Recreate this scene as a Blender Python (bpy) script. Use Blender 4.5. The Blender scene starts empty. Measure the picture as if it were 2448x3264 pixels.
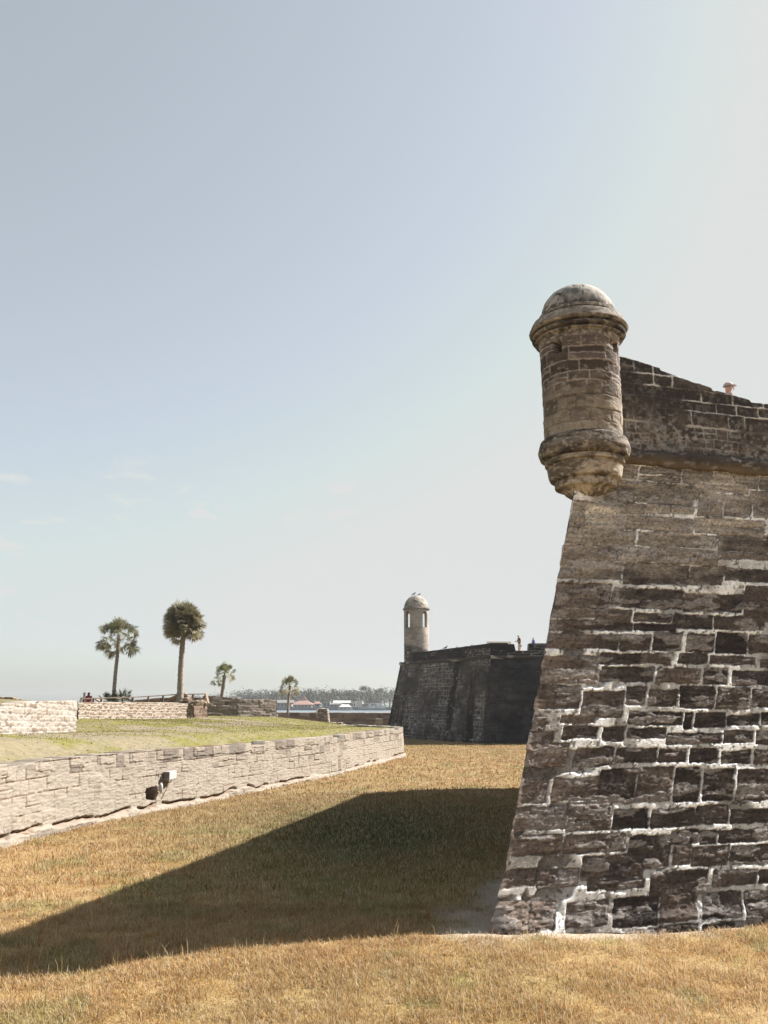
import bpy, bmesh, math, random
import numpy as np
from mathutils import Vector
R = math.radians
scene = bpy.context.scene
# ------------------------------------------------------------------ camera
FPX, CX, CY = 2850.0, 1224.0, 1632.0
PITCH = R(12.04); EYE = 3.2
cp, sp_ = math.cos(PITCH), math.sin(PITCH)
cam_d = bpy.data.cameras.new('camera'); cam = bpy.data.objects.new('camera', cam_d)
scene.collection.objects.link(cam); scene.camera = cam
cam_d.sensor_fit = 'VERTICAL'; cam_d.sensor_height = 36.0; cam_d.lens = 36.0 * FPX / 3264
cam_d.clip_end = 8000; cam_d.clip_start = 0.1
cam.location = (0, 0, EYE); cam.rotation_euler = (R(90) + PITCH, 0, 0)
# ------------------------------------------------------------------ sun + sky
SUN_AZ, SUN_EL = 65.5, 42.0      # azimuth in degrees clockwise from the view direction (+Y)
world = bpy.data.worlds.new('World'); scene.world = world; world.use_nodes = True
nt = world.node_tree; nt.nodes.clear()
wo = nt.nodes.new('ShaderNodeOutputWorld'); bg = nt.nodes.new('ShaderNodeBackground')
sky = nt.nodes.new('ShaderNodeTexSky'); sky.sky_type = 'NISHITA'; sky.sun_disc = False
sky.sun_elevation = R(SUN_EL); sky.sun_rotation = R(SUN_AZ)
sky.air_density = 1.0; sky.dust_density = 1.3; sky.ozone_density = 1.0; sky.altitude = 0
hs = nt.nodes.new('ShaderNodeHueSaturation'); hs.inputs['Saturation'].default_value = 0.44
nt.links.new(sky.outputs[0], hs.inputs['Color'])
veil = nt.nodes.new('ShaderNodeMixRGB'); veil.inputs[0].default_value = 0.30; veil.inputs[2].default_value = (2.95, 3.45, 3.45, 1)   # thin even high veil
nt.links.new(hs.outputs[0], veil.inputs[1])
# thin high cloud wisps, low over the horizon on the side away from the sun
tc = nt.nodes.new('ShaderNodeTexCoord'); mp = nt.nodes.new('ShaderNodeMapping')
mp.inputs['Scale'].default_value = (5.0, 5.0, 17.0)
nz = nt.nodes.new('ShaderNodeTexNoise'); nz.inputs['Scale'].default_value = 3.4; nz.inputs['Detail'].default_value = 5; nz.inputs['Roughness'].default_value = 0.52
cr = nt.nodes.new('ShaderNodeValToRGB'); cr.color_ramp.elements[0].position = 0.58; cr.color_ramp.elements[1].position = 0.74
nt.links.new(tc.outputs['Generated'], mp.inputs[0]); nt.links.new(mp.outputs[0], nz.inputs['Vector']); nt.links.new(nz.outputs[0], cr.inputs[0])
sx = nt.nodes.new('ShaderNodeSeparateXYZ'); nt.links.new(tc.outputs['Generated'], sx.inputs[0])
band = nt.nodes.new('ShaderNodeValToRGB'); e = band.color_ramp.elements
e[0].position = 0.04; e[0].color = (0, 0, 0, 1); e[1].position = 0.11; e[1].color = (1, 1, 1, 1)
e2 = e.new(0.20); e2.color = (1, 1, 1, 1); e3 = e.new(0.27); e3.color = (0, 0, 0, 1)
nt.links.new(sx.outputs['Z'], band.inputs[0])
mm = nt.nodes.new('ShaderNodeMath'); mm.operation = 'MULTIPLY'
nt.links.new(cr.outputs[0], mm.inputs[0]); nt.links.new(band.outputs[0], mm.inputs[1])
mm2 = nt.nodes.new('ShaderNodeMath'); mm2.operation = 'MULTIPLY'; mm2.inputs[1].default_value = 0.75
nt.links.new(mm.outputs[0], mm2.inputs[0])
mx = nt.nodes.new('ShaderNodeMixRGB'); mx.inputs[2].default_value = (4.9, 4.75, 4.7, 1)
nt.links.new(mm2.outputs[0], mx.inputs[0]); nt.links.new(veil.outputs[0], mx.inputs[1])
dk0 = nt.nodes.new('ShaderNodeMixRGB'); dk0.blend_type = 'DARKEN'; dk0.inputs[0].default_value = 1; dk0.inputs[2].default_value = (4.05, 4.17, 4.14, 1)
nt.links.new(mx.outputs[0], dk0.inputs[1]); nt.links.new(dk0.outputs[0], bg.inputs[0]); bg.inputs[1].default_value = 0.061
nt.links.new(bg.outputs[0], wo.inputs[0])
sun_d = bpy.data.lights.new('sun', 'SUN'); sun = bpy.data.objects.new('sun', sun_d); scene.collection.objects.link(sun)
sun_d.energy = 5.0; sun_d.angle = R(0.5); sun_d.color = (1.0, 0.955, 0.885)
sdir = Vector((math.sin(R(SUN_AZ)) * math.cos(R(SUN_EL)), math.cos(R(SUN_AZ)) * math.cos(R(SUN_EL)), math.sin(R(SUN_EL))))
sun.rotation_euler = sdir.to_track_quat('Z', 'Y').to_euler(); sun.location = (40, 20, 60)
scene.view_settings.view_transform = 'Standard'; scene.view_settings.look = 'None'
scene.view_settings.exposure = 1.56; scene.view_settings.gamma = 1.0
scene.render.resolution_x = 768; scene.render.resolution_y = 1024
scene.cycles.max_bounces = 6; scene.cycles.volume_bounces = 0
# ------------------------------------------------------------------ pixel (2448x3264) -> world
def ray(px, py):
    u = (px - CX) / FPX; v = (CY - py) / FPX
    return np.array([u, cp - v * sp_, sp_ + v * cp])
def W(px, py, Y):                     # point on the pixel's ray at distance Y ahead
    d = ray(px, py); t = Y / d[1]
    return np.array([d[0] * t, Y, EYE + d[2] * t])
def G(px, py, z=0.0):                 # point on the pixel's ray at height z
    d = ray(px, py); t = (z - EYE) / d[2]
    return np.array([d[0] * t, d[1] * t, z])
def plane_hit(px, py, p0, n):
    d = ray(px, py); o = np.array([0, 0, EYE]); t = np.dot(np.array(p0) - o, n) / np.dot(d, n)
    return o + d * t
def adir(a): return np.array([math.sin(R(a)), math.cos(R(a)), 0.0])
# ------------------------------------------------------------------ numpy noise
def _h(ix, iy, seed):
    n = (ix * 374761393 + iy * 668265263 + seed * 2147483647 + 12345) & 0xffffffff
    n = ((n ^ (n >> 13)) * 1274126177) & 0xffffffff
    n = ((n ^ (n >> 15)) * 2246822519) & 0xffffffff
    return ((n ^ (n >> 16)) & 0xffff) / 65535.0
def vn(x, y, seed=0):
    ix = np.floor(x).astype(np.int64); iy = np.floor(y).astype(np.int64)
    fx = x - ix; fy = y - iy; fx = fx * fx * (3 - 2 * fx); fy = fy * fy * (3 - 2 * fy)
    a = _h(ix, iy, seed); b = _h(ix + 1, iy, seed); c = _h(ix, iy + 1, seed); d = _h(ix + 1, iy + 1, seed)
    return (a * (1 - fx) + b * fx) * (1 - fy) + (c * (1 - fx) + d * fx) * fy
def fbm(x, y, o=4, seed=0):
    s = 0; a = 0.5; t = 0
    for i in range(o):
        s = s + a * vn(x * 2 ** i + 17.3 * i, y * 2 ** i + 9.1 * i, seed + i * 7); t += a; a *= 0.55
    return s / t
def sm(x, a, b):
    x = np.clip((x - a) / (b - a), 0, 1); return x * x * (3 - 2 * x)
def mixc(c1, c2, f):
    return c1 * (1 - f[..., None]) + np.asarray(c2) * f[..., None]
def hid(i, k):                        # stable random per block id
    return _h(np.asarray(i).astype(np.int64), np.full(np.shape(i), k, np.int64), 5)
# ------------------------------------------------------------------ object helpers
C = scene.collection
def link(o, parent=None):
    C.objects.link(o)
    if parent is not None: o.parent = parent
    return o
def tag(o, label=None, cat=None, group=None, kind=None):
    if label: o['label'] = label
    if cat: o['category'] = cat
    if group: o['group'] = group
    if kind: o['kind'] = kind
    return o
def empty(name, loc=(0, 0, 0), label=None, cat=None, group=None, rz=0, parent=None):
    o = bpy.data.objects.new(name, None); link(o, parent); o.location = loc; o.rotation_euler = (0, 0, rz)
    o.empty_display_size = 0.3
    return tag(o, label, cat, group)
def np_mesh(name, V, F4=None, F3=None, col=None, mat=None, parent=None, smooth=True, off=None):
    V = np.asarray(V, float)
    if off is not None: V = V - np.asarray(off)
    me = bpy.data.meshes.new(name); me.vertices.add(len(V)); me.vertices.foreach_set('co', V.astype(np.float32).ravel())
    n4 = 0 if F4 is None else len(F4); n3 = 0 if F3 is None else len(F3)
    me.loops.add(n4 * 4 + n3 * 3); me.polygons.add(n4 + n3)
    idx = np.concatenate([np.asarray(F4, int).ravel() if n4 else np.zeros(0, int), np.asarray(F3, int).ravel() if n3 else np.zeros(0, int)])
    me.loops.foreach_set('vertex_index', idx.astype(np.int32))
    st = np.concatenate([np.arange(n4) * 4, n4 * 4 + np.arange(n3) * 3]).astype(np.int32)
    me.polygons.foreach_set('loop_start', st)
    me.polygons.foreach_set('use_smooth', np.full(n4 + n3, smooth))
    if col is not None:
        a = me.attributes.new('col', 'FLOAT_COLOR', 'POINT')
        c = np.ones((len(V), 4), np.float32); c[:, :3] = np.clip(np.asarray(col).reshape(-1, 3), 0.004, 0.95)
        a.data.foreach_set('color', c.ravel())
    me.update(calc_edges=True); me.validate()
    if mat: me.materials.append(mat)
    return link(bpy.data.objects.new(name, me), parent)
def grid_faces(nu, nv, wrap=False, base=0, keep=None):
    i = np.arange(nu if wrap else nu - 1); j = np.arange(nv - 1)
    I, J = np.meshgrid(i, j, indexing='ij'); I2 = (I + 1) % nu
    F = np.stack([I * nv + J, I2 * nv + J, I2 * nv + J + 1, I * nv + J + 1], -1)
    if keep is not None: F = F[keep[:F.shape[0], :F.shape[1]]]
    return F.reshape(-1, 4) + base
class MB:                             # simple mesh collector
    def __init__(s): s.v = []; s.f = []
    def add(s, V, F):
        b = len(s.v); s.v += [tuple(map(float, p)) for p in V]; s.f += [tuple(b + i for i in f) for f in F]; return s
    def box(s, c, size, rz=0, tilt=None, jit=0, rnd=random):
        hx, hy, hz = [k / 2 for k in size]; P = []
        for x, y, z in [(-1, -1, -1), (1, -1, -1), (1, 1, -1), (-1, 1, -1), (-1, -1, 1), (1, -1, 1), (1, 1, 1), (-1, 1, 1)]:
            p = Vector((x * hx + rnd.uniform(-jit, jit), y * hy + rnd.uniform(-jit, jit), z * hz + rnd.uniform(-jit, jit)))
            if tilt: 
                from mathutils import Euler
                p.rotate(Euler(tilt))
            ca, sa = math.cos(rz), math.sin(rz)
            P.append((c[0] + p.x * ca - p.y * sa, c[1] + p.x * sa + p.y * ca, c[2] + p.z))
        return s.add(P, [(0, 3, 2, 1), (4, 5, 6, 7), (0, 1, 5, 4), (1, 2, 6, 5), (2, 3, 7, 6), (3, 0, 4, 7)])
    def tube(s, pts, rad, n=8, cap=True):
        pts = [Vector(p) for p in pts]; rad = rad if hasattr(rad, '__len__') else [rad] * len(pts)
        V = []; F = []
        for i, p in enumerate(pts):
            d = (pts[min(i + 1, len(pts) - 1)] - pts[max(i - 1, 0)]).normalized()
            a = Vector((1, 0, 0)) if abs(d.x) < 0.8 else Vector((0, 1, 0)); u = d.cross(a).normalized(); w = d.cross(u)
            for k in range(n):
                t = 2 * math.pi * k / n; V.append(p + (u * math.cos(t) + w * math.sin(t)) * rad[i])
        for i in range(len(pts) - 1):
            for k in range(n):
                F.append((i * n + k, i * n + (k + 1) % n, (i + 1) * n + (k + 1) % n, (i + 1) * n + k))
        if cap: F.append(tuple(range(n))[::-1]); F.append(tuple((len(pts) - 1) * n + k for k in range(n)))
        return s.add(V, F)
    def prism(s, poly, z0, z1):
        n = len(poly); V = [(x, y, z0) for x, y in poly] + [(x, y, z1) for x, y in poly]
        F = [tuple(range(n))[::-1], tuple(range(n, 2 * n))] + [(i, (i + 1) % n, n + (i + 1) % n, n + i) for i in range(n)]
        return s.add(V, F)
    def build(s, name, mat, parent=None, smooth=False, bevel=0, off=None):
        me = bpy.data.meshes.new(name)
        V = s.v if off is None else [(a - off[0], b - off[1], c - off[2]) for a, b, c in s.v]
        me.from_pydata(V, [], s.f); me.materials.append(mat)
        if smooth: me.polygons.foreach_set('use_smooth', [True] * len(me.polygons))
        me.update()
        o = link(bpy.data.objects.new(name, me), parent)
        if bevel:
            b = o.modifiers.new('bevel', 'BEVEL'); b.width = bevel; b.segments = 2; b.limit_method = 'ANGLE'
        return o
# ------------------------------------------------------------------ materials
def mat_attr(name, scale=30, var=0.35, bump=0.35, bdist=0.01, rough=0.95, streak=False, trans=0.0):
    m = bpy.data.materials.new(name); m.use_nodes = True; t = m.node_tree; p = t.nodes['Principled BSDF']
    p.inputs['Roughness'].default_value = rough; p.inputs['Specular IOR Level'].default_value = 0.15
    at = t.nodes.new('ShaderNodeAttribute'); at.attribute_name = 'col'
    co = t.nodes.new('ShaderNodeTexCoord'); mpn = t.nodes.new('ShaderNodeMapping')
    if streak: mpn.inputs['Scale'].default_value = (0.35, 0.35, 1.6)
    n = t.nodes.new('ShaderNodeTexNoise'); n.inputs['Scale'].default_value = scale; n.inputs['Detail'].default_value = 7; n.inputs['Roughness'].default_value = 0.65
    t.links.new(co.outputs['Object'], mpn.inputs[0]); t.links.new(mpn.outputs[0], n.inputs['Vector'])
    mr = t.nodes.new('ShaderNodeMapRange'); mr.inputs['From Min'].default_value = 0.25; mr.inputs['From Max'].default_value = 0.75
    mr.inputs['To Min'].default_value = 1 - var; mr.inputs['To Max'].default_value = 1 + var
    t.links.new(n.outputs[0], mr.inputs['Value'])
    vm = t.nodes.new('ShaderNodeVectorMath'); vm.operation = 'SCALE'
    t.links.new(at.outputs['Color'], vm.inputs[0]); t.links.new(mr.outputs[0], vm.inputs['Scale'])
    t.links.new(vm.outputs[0], p.inputs['Base Color'])
    if bump:
        b = t.nodes.new('ShaderNodeBump'); b.inputs['Strength'].default_value = bump; b.inputs['Distance'].default_value = bdist
        t.links.new(n.outputs[0], b.inputs['Height']); t.links.new(b.outputs[0], p.inputs['Normal'])
    if trans:
        tr = t.nodes.new('ShaderNodeBsdfTranslucent'); t.links.new(vm.outputs[0], tr.inputs[0])
        mxs = t.nodes.new('ShaderNodeMixShader'); mxs.inputs[0].default_value = trans
        t.links.new(p.outputs[0], mxs.inputs[1]); t.links.new(tr.outputs[0], mxs.inputs[2]); t.links.new(mxs.outputs[0], t.nodes['Material Output'].inputs[0])
    return m
def mat_plain(name, c, c2=None, scale=8, rough=0.85, bump=0.2, metallic=0, spec=0.2, bdist=0.01):
    m = bpy.data.materials.new(name); m.use_nodes = True; t = m.node_tree; p = t.nodes['Principled BSDF']
    p.inputs['Roughness'].default_value = rough; p.inputs['Metallic'].default_value = metallic; p.inputs['Specular IOR Level'].default_value = spec
    co = t.nodes.new('ShaderNodeTexCoord')
    n = t.nodes.new('ShaderNodeTexNoise'); n.inputs['Scale'].default_value = scale; n.inputs['Detail'].default_value = 5
    t.links.new(co.outputs['Object'], n.inputs['Vector'])
    r = t.nodes.new('ShaderNodeValToRGB'); c2 = c2 or tuple(k * 0.75 for k in c)
    r.color_ramp.elements[0].position = 0.35; r.color_ramp.elements[1].position = 0.68
    r.color_ramp.elements[0].color = (*c2, 1); r.color_ramp.elements[1].color = (*c, 1)
    t.links.new(n.outputs[0], r.inputs[0]); t.links.new(r.outputs[0], p.inputs['Base Color'])
    if bump:
        b = t.nodes.new('ShaderNodeBump'); b.inputs['Strength'].default_value = bump; b.inputs['Distance'].default_value = bdist
        t.links.new(n.outputs[0], b.inputs['Height']); t.links.new(b.outputs[0], p.inputs['Normal'])
    return m
M_stone = mat_attr('weathered_coquina', 60, 0.5, 0.85, 0.012, streak=True)
M_tower = mat_attr('tower_coquina', 40, 0.45, 0.7, 0.012)
M_pale = mat_attr('pale_coquina', 26, 0.16, 0.4, 0.012, streak=True)
M_far = mat_attr('far_coquina', 6, 0.3, 0.3, 0.03)
M_ground = mat_attr('dry_turf', 28, 0.55, 0.9, 0.04)
M_lawn = mat_attr('short_green_turf', 5, 0.28, 0.6, 0.04)
M_blade = mat_attr('straw_blades', 3, 0.1, 0, rough=0.7, trans=0.42)
# ------------------------------------------------------------------ masonry
def courses(s0, s1, t0, t1, h, w, seed, hv=0.3, wv=0.45, split=0.15, gap=0.012):
    rnd = random.Random(seed); out = []; t = t0
    while t < t1 - 0.03:
        hh = h * rnd.uniform(1 - hv, 1 + hv)
        if t1 - t - hh < 0.3 * h: hh = t1 - t
        s = s0 - rnd.uniform(0, w)
        while s < s1:
            ww = w * rnd.uniform(1 - wv, 1 + wv)
            g = gap * rnd.uniform(0.6, 1.5)
            if rnd.random() < split and hh > 0.14:
                k = rnd.uniform(0.38, 0.62)
                out.append((s + g, s + ww - g, t + g, t + hh * k - g)); out.append((s + g, s + ww - g, t + hh * k + g, t + hh - g))
            else: out.append((s + g, s + ww - g, t + g, t + hh - g + rnd.uniform(-0.4, 0.4) * g))
            s += ww
        t += hh
    return out
def eval_blocks(S, T, wS, wT, rects, pad=0.14):
    """signed distance (inside +) to the nearest block, and the block's id"""
    D = np.full(wS.shape, -0.12); ID = np.zeros(wS.shape, int)
    for k, (a, b, c, d) in enumerate(rects):
        i0, i1 = np.searchsorted(S, a - pad), np.searchsorted(S, b + pad); j0, j1 = np.searchsorted(T, c - pad), np.searchsorted(T, d + pad)
        if i1 <= i0 or j1 <= j0: continue
        x = wS[i0:i1, j0:j1]; y = wT[i0:i1, j0:j1]
        dx = np.minimum(x - a, b - x); dy = np.minimum(y - c, d - y)
        rr = min(0.028, (b - a) * 0.3, (d - c) * 0.3)                       # rounded corners
        qx = rr - dx; qy = rr - dy
        q = rr - np.hypot(np.maximum(qx, 0), np.maximum(qy, 0)) - np.minimum(np.maximum(qx, qy), 0)
        m = q > D[i0:i1, j0:j1]
        D[i0:i1, j0:j1] = np.where(m, q, D[i0:i1, j0:j1]); ID[i0:i1, j0:j1] = np.where(m, k, ID[i0:i1, j0:j1])
    return D, ID
def warp(SS, TT, amp, sc, seed):
    return (SS + amp * 2 * (fbm(SS * sc, TT * sc, 3, seed) - 0.5) + amp * 0.5 * (vn(SS * sc * 7, TT * sc * 7, seed + 5) - .5),
            TT + amp * 2 * (fbm(SS * sc, TT * sc, 3, seed + 50) - 0.5) + amp * 0.5 * (vn(SS * sc * 7, TT * sc * 7, seed + 9) - .5))
def arr(c): return np.array(c, float)

# ================================================================== NEAR BASTION
C0 = G(1572, 2974, 0.0)
AF, AH = 73.0, 12.5
dF, dH = adir(AF), adir(AH); BIS = adir((AF + AH) / 2)
BAT = 0.20; KB = BAT / math.sin(R((AF - AH) / 2))
nF = np.array([math.cos(R(AF)), -math.sin(R(AF)), 0]); nH = np.array([-math.cos(R(AH)), math.sin(R(AH)), 0])
def corner(z): return C0 + BIS * KB * z + np.array([0, 0, z])
nFb = nF * math.cos(math.atan(BAT)) + np.array([0, 0, math.sin(math.atan(BAT))])
def face_st(px, py):
    p = plane_hit(px, py, C0, nFb); c = corner(p[2]); return float(np.dot(p - c, dF)), float(p[2])
ZC = 7.57                                 # underside of the cordon
z3 = """700 880 0 90;885 1215 5 100;590 780 100 160;790 935 105 160;940 1080 108 160;1090 1225 118 160;1250 1395 40 175;1410 1560 60 180;1575 1700 100 185
1240 1550 -45 20;500 585 80 235;590 820 165 250;825 1220 180 265;1225 1640 195 235;1230 1640 240 285;470 880 250 345;890 1090 270 350;1095 1360 285 360;1365 1720 285 385
455 770 350 440;785 960 360 440;965 1360 365 455;1365 1720 392 430;435 800 442 545;815 1190 455 580;1200 1395 475 580;1405 1720 490 560
410 730 572 710;745 1160 605 715;1170 1510 635 740;1520 1720 590 795;385 580 722 772;590 640 722 772;645 850 725 800;870 1095 750 795;1110 1335 755 835;1345 1640 765 845
370 640 787 845;645 860 805 850;870 1120 812 850;350 780 872 955;790 970 872 965;980 1150 858 970;1180 1340 868 975;1355 1535 862 985;1547 1720 872 985
320 655 1000 1075;670 910 985 1045;917 1090 985 1045;1135 1300 985 1045;1320 1590 1003 1050;1615 1720 1020 1072;300 660 1082 1160;680 985 1066 1148;1005 1260 1072 1160;1285 1420 1072 1165;1450 1720 1087 1175
285 550 1172 1305;565 805 1208 1360;827 940 1178 1290;960 1125 1198 1295;1140 1340 1178 1305;1360 1555 1187 1310;1572 1720 1192 1300;250 345 1350 1440;840 1155 1327 1400;1165 1215 1332 1425;1230 1410 1332 1415;1425 1610 1347 1405;1625 1720 1337 1400
455 660 1412 1490;690 810 1417 1500;835 1050 1422 1480;1060 1380 1457 1515;1400 1570 1442 1510;1590 1720 1440 1520;240 395 1450 1505;440 640 1350 1395"""
z4 = """215 480 40 175;525 750 60 170;770 1005 65 145;1017 1180 70 145;1205 1360 65 150;1385 1560 85 155;1585 1700 80 155;180 360 245 385;395 655 240 370;668 880 190 385;893 1093 178 380;1110 1253 180 380;1280 1455 187 370;1480 1700 190 375
150 470 412 540;483 735 385 545;752 955 425 535;977 1225 420 525;1237 1420 402 510;1438 1700 425 505;130 440 577 690;462 820 572 675;843 1078 577 775;1087 1255 547 622;1262 1360 547 627;1372 1700 540 612
1105 1200 632 750;1212 1425 640 755;1442 1700 637 745;570 930 692 830;100 290 782 880;306 540 782 880;600 930 838 895;967 1300 792 930;1342 1590 782 870;1607 1700 777 860
70 240 962 1135;245 400 962 1135;472 710 967 1110;752 1005 947 1110;1022 1240 912 1080;1267 1500 912 1060;1522 1700 902 1070;20 240 1142 1235;290 560 1162 1220;568 800 1160 1215;810 1000 1132 1195;1010 1240 1102 1165;1262 1700 1082 1140"""
rects = []
for txt, oy in ((z3, 1550), (z4, 2350)):
    for b in txt.replace('\n', ';').split(';'):
        xa, xb, ya, yb = [float(k) * 0.5413 for k in b.split()]; xm = 1550 + (xa + xb) / 2; ym = oy + (ya + yb) / 2
        s0, _ = face_st(1550 + xa, ym); s1, _ = face_st(1550 + xb, ym); _, t1 = face_st(xm, oy + ya); _, t0 = face_st(xm, oy + yb)
        rects.append((s0 - .013, s1 + .013, t0 - .011, t1 + .009))
SMAX_R = max(r[1] for r in rects)
def near_wall():
    B = empty('stone_bastion', tuple(C0), 'nearest dark stone bastion corner with white mortar joints and a small domed turret', 'fort bastion')
    # front face: fine grid over what the photo shows, coarser past the frame
    S = np.concatenate([np.arange(0, 6.6, 0.0145), np.arange(6.6, 17.01, 0.07)])
    T = np.concatenate([np.arange(-0.35, ZC, 0.0135), [ZC]])
    SS, TT = np.meshgrid(S, T, indexing='ij')
    wS, wT = warp(SS, TT, 0.022, 5, 3)
    rr = list(rects) + courses(5.6, 17.5, 0, ZC, 0.36, 0.6, 77)
    right = courses(5.2, 17.5, 0, ZC, 0.36, 0.6, 77)
    rr = list(rects) + [r for r in right if r[0] > 5.25] + courses(-0.2, 6.2, ZC - 0.62, ZC, 0.3, 0.8, 12)
    D, ID = eval_blocks(S, T, wS, wT, rr); D = D + .016 * (fbm(SS * 16, TT * 16, 3, 15) - .5) - .018 * sm(fbm(SS * 2.6, TT * 2.6, 3, 16), .60, .75)
    n1 = fbm(SS * 1.1, TT * 1.6, 4, 20); n2 = fbm(SS * 3.2, TT * 7, 4, 31); n3 = fbm(SS * 9, TT * 30, 3, 44); lump = fbm(SS * 9, TT * 9, 4, 61)
    inside = sm(D, -0.006, 0.006)
    r1, r2 = hid(ID, 1), hid(ID, 2)
    # stone colour: near-black crust, brown, tan toward the top and the quoins
    dark = arr([0.040, 0.033, 0.032]); brown = arr([0.125, 0.098, 0.083]); tan = arr([0.26, 0.228, 0.19])
    topf = sm(TT, 4.3, 6.6) * sm(3.9 - SS + 0.5 * (TT - 5), -0.4, 1.6) * (0.5 + 0.7 * r2)
    quo = sm(-SS, -1.35, -0.15) * 0.38
    k = np.clip(0.42 * r1 ** 1.5 + 0.55 * (n1 - 0.42) + 0.45 * (n2 - 0.5) + quo, 0, 1)
    col = mixc(np.broadcast_to(dark, SS.shape + (3,)), brown, np.clip(k * 1.5, 0, 1))
    col = col * (1 - .12 * sm(TT, 4.5, 5.5))[..., None]; col = mixc(col, tan * (.8 + .45 * hid(ID, 7))[..., None], np.clip(topf * (.45 + .6 * r1) + 0.25 * quo * r2 + 0.6 * (n2 - 0.62), 0, 1))
    col = col * ((1.12 + .6 * hid(ID, 3) + .2 * sm(TT, 4.4, 5.6)) * (1 - .30 * sm(SS + .25 * (n1 - .5), .8, 2.2) * sm(TT, 5.6, 4.4)))[..., None]
    # plaster skins smeared over stones in bands along the bed
    sk = sm(fbm(SS * 2.0, TT * 6.5, 5, 90) + 0.10 * (r2 - 0.5) + 0.05 * sm(SS, 3, 0) , 0.575, 0.61)
    col = mixc(col, arr([0.235, 0.212, 0.2]) * (1 + .35 * sm(TT, 4.3, 5.6))[..., None], sk * 0.8 * inside)
    band_ = sm(np.abs(((fbm(SS * .7, TT * 9, 2, 8)) % 0.125) - 0.06), 0.012, 0.0) * sm(n1, .4, .6)
    col = mixc(col, col * 0.45, band_ * 0.7)
    ly = fbm(SS * 1.6, TT * 22, 3, 55); col = col * (1 + .9 * (ly - .5))[..., None]; gr = fbm(SS * 26, TT * 30, 3, 57); col = col * (1 + 1.2 * (gr - .5))[..., None]
    pit = sm(fbm(SS * 20, TT * 22, 2, 5), 0.76, 0.82); col = mixc(col, arr([0.03, 0.026, 0.025]), pit * 0.7)
    # mortar: white where fresh, grey or missing elsewhere
    white = sm(fbm(SS * 1.3, TT * 1.3, 3, 140) + .07 * sm(TT, 4.4, 5.4) + 0.26 * sm(TT, 5.9, 4.2) * sm(SS, 0.25, 1.4) + 0.03 * (vn(SS * 6, TT * 6, 7) - .5), 0.44, 0.62)
    miss = (1 - .62 * sm(TT, 4.6, 5.4)) * sm(fbm(SS * 2.2, TT * 3.1, 3, 170), 0.52, 0.58) * (1 - 0.5 * sm(TT, 5.6, 3.9) * sm(SS, .4, 1.6))
    mc = mixc(np.broadcast_to(arr([0.43, 0.40, 0.37]), SS.shape + (3,)), arr([0.88, 0.87, 0.86]), white)
    mc = mixc(mc, col * 0.45 + 0.01, miss * 0.9)
    mc = mc * (0.62 + 0.7 * fbm(SS * 13, TT * 15, 4, 62)[..., None]); mc = mixc(mc, arr([.055, .047, .044]), sm(fbm(SS * 17, TT * 17, 3, 64), .62, .70) * .8)
    col = mixc(mc, col, inside)
    eg = sm(np.abs(D + .002), .011, .003) * sm(fbm(SS * 2.6, TT * 5, 3, 181), .44, .54); col = mixc(col, arr([.045, .038, .034]), eg * .85)  # thin crevice shadow along the mortar edges, put into the colour
    # relief
    disp = (1 - inside) * (0.007 * white * (1 - miss) - 0.03 * miss) + inside * (-0.012 + 0.022 * (r1 - 0.5)) \
        + 0.012 * (lump - 0.5) * (.4 + inside) + inside * 0.030 * (n3 - 0.5) - 0.012 * sk * inside * -1 + inside * sm(D, 0.05, 0.0) * -0.012 - 0.012 * pit + 0.02 * (n1 - 0.5)
    disp += 0.10 * sm(TT, 0.75, 0.0) * sm(SS, 1.1, 0.1)                   # ragged, spreading toe at the corner
    disp += 0.05 * sm(TT, 0.18, 0.0)
    cz = C0[None, None, :] + BIS * KB * TT[..., None] + np.array([0, 0, 1.0]) * TT[..., None]
    # at the corner the relief goes out along the bisector so both faces meet
    wgt = sm(SS, 0.10, 0.0)[..., None]
    cd = .045 * (hid(np.floor(TT / .31 + .2 * SS), 9) - .5) * 2 + (0.07 * (fbm(TT * 3.2, TT * 0 + 2, 3, 200) - 0.5) + 0.05 * (fbm(TT * 11, TT * 0 + 5, 2, 210) - .55)) + 0.12 * sm(TT, 0.6, 0.1)
    P = cz + dF * SS[..., None] + nF * (disp[..., None] * (1 - wgt)) - BIS * (cd[..., None] * wgt) * 1.0
    np_mesh('scarp_wall', P.reshape(-1, 3), grid_faces(len(S), len(T)), col=col, mat=M_stone, parent=B, off=C0)
    cornerline = P[0]; ccol = col[0]
    # hidden faces: left face, flank, gorge and far right side
    Sb = np.concatenate([[0], np.arange(0.06, 1.0, 0.06), np.arange(1.0, 23.2, 0.16)]); Tb = T[::4] if (len(T) - 1) % 4 == 0 else np.append(T[::4], T[-1])
    SS, TT = np.meshgrid(Sb, Tb, indexing='ij'); wS, wT = warp(SS, TT, 0.02, 4, 13)
    D, ID = eval_blocks(Sb, Tb, wS, wT, courses(0, 24, 0, ZC, 0.34, 0.62, 5)); ins = sm(D, -0.02, 0.02); n1 = fbm(SS, TT * 1.5, 4, 320)
    col = mixc(np.broadcast_to(arr([0.45, 0.43, 0.4]), SS.shape + (3,)), arr([0.08, 0.07, 0.065]), ins) * (0.6 + 0.8 * n1[..., None])
    cz = C0 + BIS * KB * TT[..., None] + np.array([0, 0, 1.0]) * TT[..., None]
    P = cz + dH * SS[..., None] + nH * ((0.04 * (n1 - .5) - 0.015 * (1 - ins)) * sm(SS, 0, .2))[..., None]
    idx = list(range(0, len(T), 4)); idx = idx if idx[-1] == len(T) - 1 else idx + [len(T) - 1]
    P[0] = cornerline[idx]
    np_mesh('scarp_wall', P.reshape(-1, 3), grid_faces(len(Sb), len(Tb)), col=col, mat=M_stone, parent=B, off=C0)
    return B
BAST = near_wall()
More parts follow.
